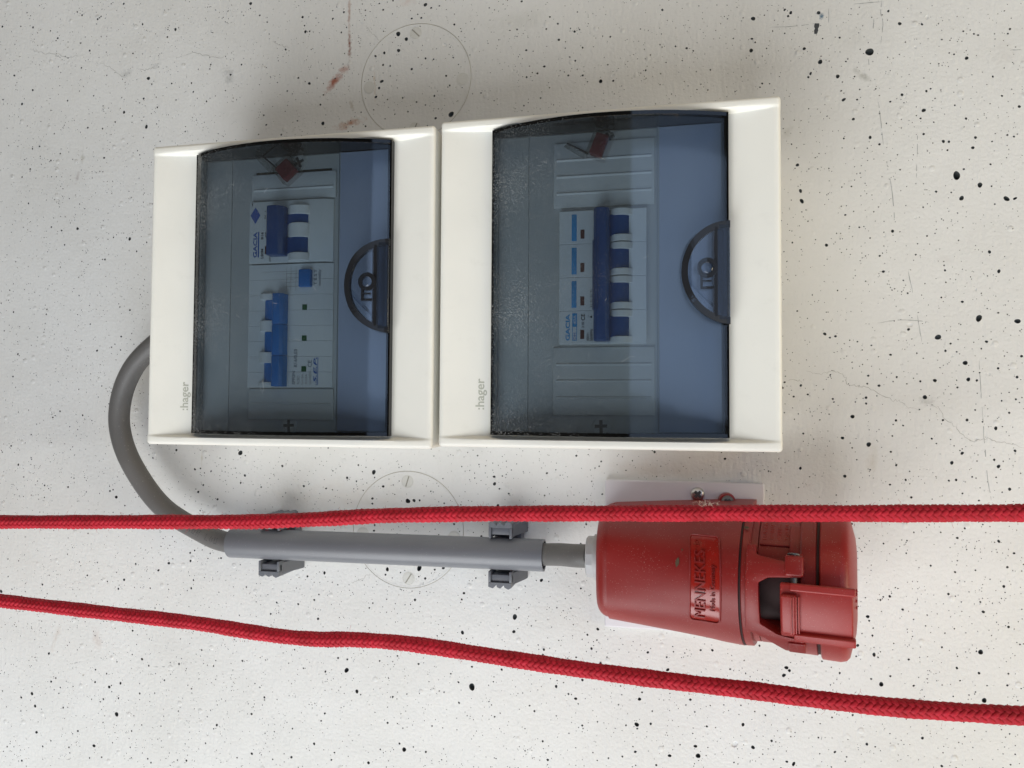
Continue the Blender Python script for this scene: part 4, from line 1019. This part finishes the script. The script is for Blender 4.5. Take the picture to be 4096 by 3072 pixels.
# maker's plate moulded into the housing
def on_house(u, v, off):
    """the housing's surface over (u, v)"""
    t = (u - U_L)/(OO[0]-U_L)
    for _ in range(12):
        a, wb, h, ex = section(t)
        c = max(-1, min(1, (v-VC)/a)); c = math.copysign(abs(c)**(1/ex), c)
        s = math.sqrt(max(0, 1-c*c)); w = wb + h*s**ex
        uu = U_L + (OO[0]-U_L)*t - (w-54)*math.tan(ALPHA)*t
        t += (u-uu)/(OO[0]-U_L)
    c0 = (v-VC)/37.0
    n = Vector((-.25, c0, math.sqrt(max(.05, 1-c0*c0)))).normalized()
    return tuple(Vector((u, v, w)) + n*off)
PU0, PU1, PV0, PV1 = 323.6, 338.6, -87.0, -43.6
def patch(u0, u1, v0, v1, off, nu=8, nv=24, rad=0):
    V = [on_house(u0+(u1-u0)*i/nu, v0+(v1-v0)*j/nv, off) for j in range(nv+1) for i in range(nu+1)]
    return V, [(j*(nu+1)+i, j*(nu+1)+i+1, (j+1)*(nu+1)+i+1, (j+1)*(nu+1)+i) for j in range(nv) for i in range(nu)]
mb = MB(); V, F = patch(PU0, PU1, PV0, PV1, .14); mb.add(V, F)
pad = obj('maker_plate', mb, M['red_gloss'], body, smooth=60)
mb = MB()
def strip(pts, wd=.45):
    P = [Vector(on_house(u, v, .45)) for u, v in pts]
    mb.tube([tuple(p) for p in P], wd, 6)
rc = 2.0
loop = []
for cu, cv, a0 in ((PU1-rc, PV1-rc, 0), (PU0+rc, PV1-rc, 90), (PU0+rc, PV0+rc, 180), (PU1-rc, PV0+rc, 270)):
    loop += [(cu+rc*math.cos(math.radians(a0+18*k)), cv+rc*math.sin(math.radians(a0+18*k))) for k in range(6)]
dense = []
for i in range(len(loop)):
    p, q = loop[i], loop[(i+1) % len(loop)]
    n = max(1, int(math.hypot(q[0]-p[0], q[1]-p[1])/1.5))
    dense += [(p[0]+(q[0]-p[0])*k/n, p[1]+(q[1]-p[1])*k/n) for k in range(n)]
strip(dense + dense[:1])
obj('plate_border', mb, M['red'], pad, smooth=60)
sf = lambda u, v, d: on_house(u, v, .12 + d)
text('MENNEKES', 331.3, 325.9, -84.8, -50.6, 0, M['red'], pad, surf=sf, thick=.85)
text('Made in Germany', 336.8, 333.5, -80.3, -57.0, 0, M['red'], pad, surf=sf, thick=.6)
text('®', 329.0, 326.0, -48.9, -45.9, 0, M['red_gloss'], pad, surf=sf, thick=.5)

# collar and barrel
mb = MB(); mb.lathe([(-.6, 33), (-.6, 36.3), (1.0, 36.3), (1.0, 33)], OO, AX, NO, 72, cap=False)
obj('seam_ring', mb, M['seam'], sock, smooth=30)
mb = MB(); mb.lathe([(.8, 30), (.8, 35.8), (1.4, 36.3), (4.6, 36.1), (5.2, 35.4), (5.2, 33.6), (8.5, 33.4), (9.2, 25.5), (27.5, 25.5), (28.5, 33.4), (34.5, 33.2), (34.5, 29)], OO, AX, NO, 72, cap=False)
obj('barrel', mb, M['red'], sock, smooth=35)
mb = MB(); mb.lathe([(29.0, 32), (29.0, 36.2), (29.8, 36.8), (36.2, 36.8), (36.6, 36.2), (36.6, 20)], OO, AX, NO, 72, cap=False)
obj('barrel_rim', mb, M['red'], sock, smooth=35)
mb = MB(); mb.lathe([(36.4, 20), (36.4, 36.2), (38.2, 36.2), (38.2, 20)], OO, AX, NO, 72, cap=False)
obj('gasket', mb, M['seam'], sock, smooth=35)
# raised key field on the barrel beside the bracket
mb = MB()
def curved(s0, s1, p0, p1, r0, r1, m, n=14):
    """a block bent round the barrel, phi in degrees"""
    V = []
    for k in range(n+1):
        p = math.radians(p0 + (p1-p0)*k/n)
        V += [ax(s0, p, r0), ax(s1, p, r0), ax(s1, p, r1), ax(s0, p, r1)]
    F = [(0, 1, 2, 3), (4*n+3, 4*n+2, 4*n+1, 4*n)]
    for k in range(n):
        b = 4*k
        for i in range(4): F.append((b+i, b+4+i, b+4+(i+1) % 4, b+(i+1) % 4))
    return m.add(V, F)
curved(24.0, 29.2, 14, 62, 33.0, 35.6, mb)
obj('key_field', mb, M['red'], sock, bevel=.4)
curved(5.6, 24, 52, 64, 33.0, 34.6, MB())
mb = MB(); curved(8.8, 28.4, 14, 88, 25.0, 33.4, mb, 24); obj('barrel_shell', mb, M['red'], sock, bevel=.4)
mb = MB(); curved(9.3, 27.4, -39.5, 13.5, 24.0, 26.6, mb, 16); obj('recess_shade', mb, M['seam'], sock)  # added dark piece: shade of the hinge recess put in as colour
mb = MB(); curved(8.8, 28.4, -88, -40, 25.0, 33.4, mb, 16); obj('barrel_shell', mb, M['red'], sock, bevel=.4)
mb = MB(); curved(9.4, 25.5, 40, 66, 33.0, 34.3, mb)
rp = obj('rating_plate', mb, M['red'], sock, bevel=.3)
def on_barrel(s, vv, r): 
    p = math.asin(max(-1, min(1, (vv-VC)/34.7))); return ax(s, p, r)
for s_, tx in ((10.5, '16A-6h'), (14.0, '3P+N+E'), (17.6, '400V~'), (21.2, 'Typ 14')):
    bsurf = lambda u, v, d: on_barrel(u, v, 34.25+d)
    text(tx, s_+2.2, s_, VC+24.6, VC+31.5, 0, M['red_gloss'], rp, surf=bsurf, thick=.3)

# hinged cap
capc = MB(); capc.lathe([(38.0, 22), (38.0, 37.6), (38.6, 38.4), (47.0, 38.6), (49.8, 37.8), (51.4, 36.0), (54.4, 24), (55.0, 17), (55.0, .01)], OO, AX, NO, 80, cap=False)
cap = obj('cap', capc, M['red_lid'], sock, smooth=38)
for p in (-14, 6, 2, -6):
    mb = MB(); mb.lathe([(0, .9), (.7, .8), (.9, .01)], ax(54.1, math.radians(p), 24), AX, NO, 12, cap=False)
    obj('cap_nub', mb, M['red_lid'], cap)
# bracket that carries the hinge: band, two arms, bosses
def slab(poly, r0, r1):
    """poly of (s, v) laid on the barrel between radii r0 and r1 (bent with it)"""
    V = []
    for r in (r0, r1):
        for s, v in poly:
            p = math.asin(max(-1, min(1, (v-VC)/42.0))); V.append(ax(s, p, r))
    n = len(poly)
    return MB().add(V, [tuple(range(n))[::-1], tuple(range(n, 2*n))] + [(i, (i+1) % n, n+(i+1) % n, n+i) for i in range(n)])
def dense_poly(pts, step=2.0):
    out = []
    for i in range(len(pts)):
        p, q = pts[i], pts[(i+1) % len(pts)]; n = max(1, int(abs(q[1]-p[1])/step))
        out += [(p[0]+(q[0]-p[0])*k/n, p[1]+(q[1]-p[1])*k/n) for k in range(n)]
    return out
def band(s_of, v0, v1, r0, r1, n=24):
    """a bent strip: s_of(v) -> (s0, s1)"""
    m = MB(); V = []
    for k in range(n+1):
        v = v0+(v1-v0)*k/n; p = math.asin(max(-1, min(1, (v-VC)/42.0))); a, b = s_of(v)
        V += [ax(a, p, r0), ax(b, p, r0), ax(b, p, r1), ax(a, p, r1)]
    F = [(0, 1, 2, 3), (4*n+3, 4*n+2, 4*n+1, 4*n)]
    for k in range(n):
        b = 4*k
        for i in range(4): F.append((b+i, b+4+i, b+4+(i+1) % 4, b+(i+1) % 4))
    return m.add(V, F)
def lin(x, pts): return float(np.interp(x, [p[0] for p in pts], [p[1] for p in pts]))
# outline of the bracket in (s, v): the window in it narrows towards both arms
outer1 = [(-97.5, 20), (-92, 16), (-88.7, 8), (-85, 5.6), (-46.8, 5.6)]
inner1 = [(-97.5, 32), (-90.5, 31), (-90, 18.5), (-87.5, 18), (-82.5, 11.5), (-60.5, 10.8), (-57.8, 15.0), (-57.2, 31), (-53, 32), (-50, 31), (-49.5, 14), (-46.8, 9.6)]
br = obj('bracket', band(lambda v: (lin(v, [(-97.5, 22), (-91, 12), (-87.5, 3.6), (-46.8, 4.2)]), lin(v, [(-97.5, 31), (-91, 31.0), (-90.0, 30), (-88.2, 19), (-83, 10.8), (-62, 10.2), (-58.8, 15.0), (-58.2, 29.5), (-55, 31.5), (-51.5, 30.6), (-50.6, 20), (-48.8, 9.2), (-46.8, 8.4)])), -97.5, -46.8, 36.0, 41.5, 90), M['red'], sock, bevel=.5, seg=2)
obj('bracket_cheek', band(lambda v: (4.2, 8.6), -47.2, -44.0, 33.5, 41.3, 4), M['red'], br, bevel=.4)
obj('bracket_cheek', band(lambda v: (26.5, 30.5), -51, -46.5, 33.5, 40.5, 4), M['red'], br, bevel=.4)
mb = MB(); curved(22.5, 31, 14.0, 28, 34, 42.8, mb, 8); obj('hinge_boss', mb, M['red'], br, bevel=1.2, seg=3)
mb = MB(); curved(23.5, 31.5, -44, -34, 34, 42.5, mb, 8); obj('hinge_boss', mb, M['red'], br, bevel=1.2, seg=3)
p0 = Vector(ax(26.4, math.radians(30), 39.4)); p1 = Vector(ax(26.4, math.radians(8), 39.4))
mb = MB(); mb.tube([tuple(p0), tuple((p0+p1)/2), tuple(p1)], 1.7, 20)
pin = obj('hinge_pin', mb, M['zinc'], sock)
d = (p0-p1).normalized()
mb = MB(); mb.lathe([(0, 3.1), (.5, 3.1), (.9, 2.6), (.9, .01)], tuple(p0 - d*.6), tuple(d), (0, 0, 1), 24, cap=False)
obj('pin_head', mb, M['zinc'], pin)
# arm of the cap that reaches over the barrel to the hinge
obj('cap_arm', band(lambda v: (20.4, 53.0), -87.6, -60.8, 37.5, 42.6, 24), M['red_lid'], cap, bevel=.9, seg=3)
obj('arm_rail', band(lambda v: (25.0, 54.0), -64.2, -60.6, 41.8, 45.2, 5), M['red_lid'], cap, bevel=.9, seg=3)
obj('arm_rail', band(lambda v: (26.5, 54.0), -87.8, -84.0, 41.8, 45.2, 5), M['red_lid'], cap, bevel=.9, seg=3)
gripo = obj('thumb_grip', band(lambda v: (20.9, 28.0), -84.4, -66.0, 42.0, 45.0, 16), M['red_lid'], cap, bevel=1.0, seg=3)
for k in range(4):
    obj('grip_ridge', band(lambda v, k=k: (25.3+1.15*k, 25.9+1.15*k), -83.8, -66.6, 42.0, 46.2-.5*k, 14), M['red_lid'], gripo, bevel=.12, seg=1)
# cable gland
mb = MB()
G = Vector((272.4, -63.8, 41.5)); GA = Vector((-1, 0, 0))
mb.lathe([(0, 13.0), (2.6, 13.0), (2.6, 12.2), (3.2, 12.0), (3.2, 7.1)], G, GA, (0, 0, 1), 40, cap=False)
gl = obj('cable_gland', mb, M['gland'], sock, smooth=35)
mb = MB(); mb.lathe([(3.0, 7.0), (3.0, 12.0), (6.6, 12.0), (7.2, 11.2), (7.2, 7.1)], G, GA, (0, .3, 1), 12, cap=False)
obj('gland_nut', mb, M['gland'], gl, smooth=20)
# bits of dry leaf stuck to the housing
for u, v, l, w_, a in ((317.3, -57.5, 5.2, 1.8, 78), (352.5, -38.5, 2.6, .8, 5), (319.8, -51.2, .9, .7, 0)):
    p = [on_house(u + l/2*math.cos(math.radians(a))*x - w_/2*y*math.sin(math.radians(a)), v + l/2*math.sin(math.radians(a))*x + w_/2*y*math.cos(math.radians(a)), .25) for x, y in ((-1, 0), (-.4, -.9), (.4, -1), (1, 0), (.4, .8), (-.3, 1))]
    q = [on_house(x[0], x[1], .5) for x in p]
    o = obj('dry_leaf_bit', MB().add(p + q, [tuple(range(6))[::-1], tuple(range(6, 12))] + [(i, (i+1) % 6, 6+(i+1) % 6, 6+i) for i in range(6)]), M['debris'], base=(u, v, 80))
    tag(o, {5.2: 'large brown bit of dry leaf stuck beside the raised lettering on the red socket', 2.6: 'thin dark speck near the seam of the red socket by the rope', .9: 'tiny dark speck next to the dry leaf bit on the red socket'}[l], 'debris')

# ================================================================ CABLE, CONDUIT, CLIPS
path = [(266.5, -63.8, 41.0), (258, -64.6, 37.5), (248, -66.0, 29), (238, -67.6, 22.5), (222, -68.7, 20), (150, -69.2, 20), (70, -69.6, 20), (30, -70.2, 20), (14, -70.0, 20), (-3.6, -64.3, 20.5), (-35.5, -46.8, 22), (-58.2, -18.8, 24), (-67.4, 5.9, 26), (-65.4, 28.8, 28), (-54.6, 49.9, 30), (-38, 66, 30), (-18, 78, 30), (4, 86, 30)]
P = catmull(path, 14)
o = obj('power_cable', MB().tube([tuple(p) for p in P], 6.9, 28), M['cable'], base=(-60, 0, 26), smooth=60)
tag(o, 'thick grey cable looping out of the box and through the conduit to the socket', 'cable')
# ink-jet dots on the sheath
def dots(s, ub, ut, v0, v1, centre, radius):
    return text_mb(s, ub, ut, v0, v1, 0, surf=lambda u, v, d: (u, v, centre(u) + math.sqrt(max(.1, radius**2 - (v-cv(u))**2)) + d), thick=.05)
print_pts = [tuple(p) for p in P]
def dot_text(s, at_u, h, step):
    """dot-matrix digits along the cable"""
    FONT = {'5': ('111', '100', '110', '001', '110'), '3': ('110', '001', '010', '001', '110')}
    mb = MB(); near = min(print_pts, key=lambda p: abs(p[0]-at_u))
    for i, ch in enumerate(s):
        for r_, row in enumerate(FONT[ch]):
            for c_, bit in enumerate(row):
                if bit == '1':
                    u = at_u + i*3.4 + c_*.85; dv = h*.5 - r_*h/4
                    q = min(print_pts, key=lambda p: abs(p[0]-u)); dz = math.sqrt(6.9**2 - dv*dv)
                    mb.lathe([(0, .26), (.12, .26), (.12, .01)], (u, q[1]+dv, q[2]+dz-.05), (0, dv/6.9, dz/6.9), (1, 0, 0), 6, cap=False)
    return mb
GLYPH = {'T': ('111', '010', '010', '010', '010'), 'M': ('101', '111', '111', '101', '101'), 'O': ('111', '101', '101', '101', '111'), 'K': ('101', '101', '110', '101', '101'), 'L': ('100', '100', '100', '100', '111'), '0': ('010', '101', '101', '101', '010'), 'U': ('101', '101', '101', '101', '111'), ' ': ('000',)*5}
def path_text(s_, i0, h=3.6, adv=.85):
    mb = MB(); S = np.concatenate([[0], np.cumsum([np.linalg.norm(P[k+1]-P[k]) for k in range(len(P)-1)])]); s0 = S[i0]
    for i, ch in enumerate(s_):
        for r_, row in enumerate(GLYPH[ch]):
            for c_, bit in enumerate(row):
                if bit == '1':
                    q = s0 - (i*3.6 + c_*adv)
                    p = np.array([np.interp(q, S, [v[k] for v in P]) for k in range(3)]); p2 = np.array([np.interp(q-1, S, [v[k] for v in P]) for k in range(3)])
                    d = p2 - p; d /= np.linalg.norm(d); sd = np.cross(np.array([0, 0, 1.0]), d); sd /= np.linalg.norm(sd); up = np.cross(d, sd)
                    dv = h*.5 - r_*h/4 + 1.0; nn = sd*dv + up*math.sqrt(6.9**2-dv*dv)
                    mb.lathe([(0, .24), (.12, .24), (.12, .01)], tuple(p + nn*.997), tuple(nn/6.9), tuple(d), 6, cap=False)
    return mb
near = min(range(len(P)), key=lambda k: abs(P[k][0]-6) + (99 if P[k][1] > 0 else 0))
obj('printed_letters', path_text('TMUK L0U', near + 12), M['ink'], o, smooth=0)
obj('printed_digits', dot_text('535', 243.0, 3.6, .8), M['ink_grey'] if False else M['ink'], o, smooth=0)

o = obj('conduit', MB().tube([(u, -70.3 + (u-13)*1.6/223, 20) for u in np.linspace(18.5, 236, 24)], 10.0, 48, inner=8.7), M['conduit'], base=(124, -69.5, 10), smooth=40)
tag(o, 'straight grey plastic conduit clipped to the wall around the cable', 'conduit')

def conduit_clip(u0, label):
    vc = -70.3 + (u0-13)*1.6/223
    t = thing('conduit_clip', label, 'clip', (u0+7, vc, 0), 'clips holding the conduit')
    u1 = u0 + 15.0
    obj('base', MB().prism([(u0, vc-11), (u1+3, vc-11), (u1+3, vc+11), (u0, vc+11)], 0, 9.0), M['clip'], t, bevel=.5)
    for sg in (-1, 1):
        a, b = vc + sg*10.3, vc + sg*20.0       # next to the pipe, outer face
        c = vc + sg*17.0
        def bx(x0, x1, ya, yb, z0, z1): return MB().box(x0, x1, min(ya, yb), max(ya, yb), z0, z1)
        jaw = obj('jaw', bx(u0, u1, c, a + sg*2.2, 0, 23.8), M['clip'], t, bevel=.4)
        obj('cheek', bx(u0, u0+1.6, a, c - sg*.02, 10, 25.5), M['clip'], jaw, bevel=.3)
        obj('cheek', bx(u1-1.6, u1, a, c - sg*.02, 10, 25.5), M['clip'], jaw, bevel=.3)
        # outer wall with two hooked teeth
        poly = [(u0, c), (u1, c), (u1, b), (u1-2.2, b + sg*1.2), (u1-4.6, b), (u1-5.0, b - sg*1.4), (u1-7.2, b + sg*.8), (u1-9.4, b), (u1-9.8, b - sg*1.4), (u1-12, b + sg*.9), (u0, b)]
        if sg < 0: pass
        obj('hooked_wall', MB().prism(poly if sg > 0 else poly[::-1], 0.0, 25.5), M['clip'], jaw, bevel=.25, seg=1)
        # sloping buttress down to the wall
        ya, yb = min(a, b), max(a, b)
        pr = [(u1-.05, 0), (u1+5.5, 0), (u1+5.0, 3), (u1-.05, 22)]
        obj('buttress', MB().extrude_v(pr, ya+1, yb-1), M['clip'], jaw, bevel=.3, seg=1)
    return t
conduit_clip(42.0, 'grey conduit clip nearer the cable loop')
conduit_clip(201.3, 'grey conduit clip nearer the red socket')

# ================================================================ ROPES
def braid(path, lead=25.5, R0=3.08, strands=8, per_lead=24):
    P = np.array(catmull(path, 16)); seg = np.linalg.norm(np.diff(P, axis=0), axis=1); S = np.concatenate([[0], np.cumsum(seg)])
    n = int(S[-1]/lead*per_lead); s = np.linspace(0, S[-1], n)
    C = np.stack([np.interp(s, S, P[:, k]) for k in range(3)], 1)
    Tn = np.gradient(C, axis=0); Tn /= np.linalg.norm(Tn, axis=1)[:, None]
    A = np.cross(Tn, np.array([0, 0, 1.0])); A /= np.linalg.norm(A, axis=1)[:, None]; Bn = np.cross(A, Tn)
    V = []; F = []; UVs = []
    ncs = 6
    prof = [(math.cos(2*math.pi*k/ncs), math.sin(2*math.pi*k/ncs)) for k in range(ncs)]
    wobble = 1 + .035*np.sin(s*.11 + rng.uniform(0, 6)) + .02*np.sin(s*.37)
    for direc in (1, -1):
        for i in range(strands):
            th = 2*math.pi*i/strands + direc*2*math.pi*s/lead
            x = 2*strands*s/lead
            ph = (2*i + x) if direc == 1 else (2*i - x)
            hgt = np.cos(2*np.pi*(ph - .5)/4) * direc
            hgt = np.tanh(1.7*hgt)/math.tanh(1.7)
            r = (R0 + .54*hgt)*wobble
            rad = A*np.cos(th)[:, None] + Bn*np.sin(th)[:, None]
            ctr = C + rad*r[:, None]
            tan = np.gradient(ctr, axis=0); tan /= np.linalg.norm(tan, axis=1)[:, None]
            side = np.cross(tan, rad); side /= np.linalg.norm(side, axis=1)[:, None]
            up = np.cross(side, tan)
            ring = np.stack([ctr + side*(1.24*c) + up*(.64*d_) for c, d_ in prof], 1)   # n, ncs, 3
            b = len(V)*0 + sum(len(q) for q in V)
            V.append(ring.reshape(-1, 3))
            k = np.arange(n-1)[:, None]*ncs; j = np.arange(ncs)[None, :]; j2 = (j+1) % ncs
            q = np.stack([k+j, k+j2, k+ncs+j2, k+ncs+j], -1).reshape(-1, 4) + b
            F.append(q)
            ss = np.repeat(s, ncs)*.18 + i*7.3 + (50 if direc < 0 else 0); vv = np.tile(np.arange(ncs)/ncs, n)
            UVs.append(np.stack([ss, vv], 1))
    # solid core
    b = sum(len(q) for q in V)
    ring = np.stack([C + (A*math.cos(t) + Bn*math.sin(t))*2.9 for t in np.linspace(0, 2*math.pi, 10, endpoint=False)], 1)
    V.append(ring.reshape(-1, 3)); k = np.arange(n-1)[:, None]*10; j = np.arange(10)[None, :]; j2 = (j+1) % 10
    F.append(np.stack([k+j, k+j2, k+10+j2, k+10+j], -1).reshape(-1, 4) + b); UVs.append(np.zeros((n*10, 2)))
    return np.concatenate(V), np.concatenate(F), np.concatenate(UVs), C
def rope(path, label):
    V, F, UVc, C = braid(path)
    base = Vector(tuple(C[len(C)//2]))
    me = bpy.data.meshes.new('rope')
    me.vertices.add(len(V)); me.vertices.foreach_set('co', ((V - np.array(base))*MM).astype(np.float32).ravel())
    me.loops.add(F.size); me.loops.foreach_set('vertex_index', F.astype(np.int32).ravel())
    me.polygons.add(len(F)); me.polygons.foreach_set('loop_start', (np.arange(len(F))*4).astype(np.int32))
    me.polygons.foreach_set('use_smooth', [True]*len(F))
    uv = me.uv_layers.new(name='fibre'); uv.data.foreach_set('uv', UVc[F.ravel()].astype(np.float32).ravel())
    me.materials.append(M['rope']); me.update(calc_edges=True); me.validate()
    o = bpy.data.objects.new('rope', me); COL.objects.link(o)
    o.matrix_world = Matrix.Translation(world(*base)) @ ROT.to_4x4()
    BASE[o.name] = base
    tag(o, label, 'rope', 'red ropes hanging before the wall')
    # stray fibres
    mb = MB()
    for _ in range(700):
        c = C[int(rng.integers(0, len(C)))]; a = rng.uniform(0, 6.28); d = np.array([rng.normal(0, .7), math.cos(a), math.sin(a)]); d /= np.linalg.norm(d)
        p = c + np.array([0, math.cos(a), math.sin(a)])*3.9; l = rng.uniform(.8, 2.2)
        q = p + d*l*.6 + rng.normal(0, .3, 3); e = p + d*l + rng.normal(0, .7, 3)
        mb.tube([tuple(p), tuple(q), tuple(e)], .05, 4)
    obj('stray_fibres', mb, M['rope'], o, smooth=0, weld=False)['kind'] = 'stuff'
    return o, C
r1 = [(-330, -57.5, 100), (-200, -52.6, 100), (-89.5, -48.5, 100), (-1.1, -45.2, 100), (71.3, -42.4, 100), (96, -41, 100), (126.4, -38.7, 100), (156.8, -36, 100), (187.4, -34.2, 100), (219.2, -32.6, 100), (278.5, -30.4, 100), (352, -27.7, 100), (406.7, -25.9, 100), (472.1, -23.4, 100), (560, -20, 100), (680, -15, 100)]
r2 = [(-330, -94, 82), (-200, -97.6, 85), (-100.4, -100.1, 88), (-28.7, -101.9, 90.2), (38.1, -103.4, 92.5), (77.9, -105.7, 93.9), (100.2, -106.7, 94.7), (120.7, -106.5, 95.4), (140.5, -105, 96.2), (164.3, -104.4, 97.1), (186.9, -104.9, 98.1), (230.9, -107.5, 99.9), (272.4, -109.6, 101.8), (319.9, -111.1, 104), (352.8, -111.7, 105.7), (388, -112.9, 107.5), (421.2, -112.7, 109.4), (465.9, -110.8, 112), (560, -106, 116), (680, -99, 121)]
ro1, C1 = rope(r1, 'taut red braided rope crossing in front of the conduit and socket')
ro2, C2 = rope(r2, 'red braided rope with a slight kink, passing clear of the conduit and socket')
# a tuft of pale lint caught on the first rope by the socket
mb = MB()
for _ in range(36):
    p = np.array([332 + rng.normal(0, 2.6), -24.4 + rng.normal(0, .5), 101 + rng.normal(0, 1.2)])
    d = np.array([rng.normal(0, 1), .8 + rng.normal(0, .6), rng.normal(0, .6)]); d /= np.linalg.norm(d)
    mb.tube([tuple(p), tuple(p + d*1.2 + rng.normal(0, .4, 3)), tuple(p + d*2.2 + rng.normal(0, .8, 3))], .05, 4)
o = obj('lint_tuft', mb, M['lint'], base=(332, -24.4, 101), smooth=0, weld=False)
tag(o, 'tiny pale tuft of lint caught on the taut rope above the socket', 'lint', kind='stuff')
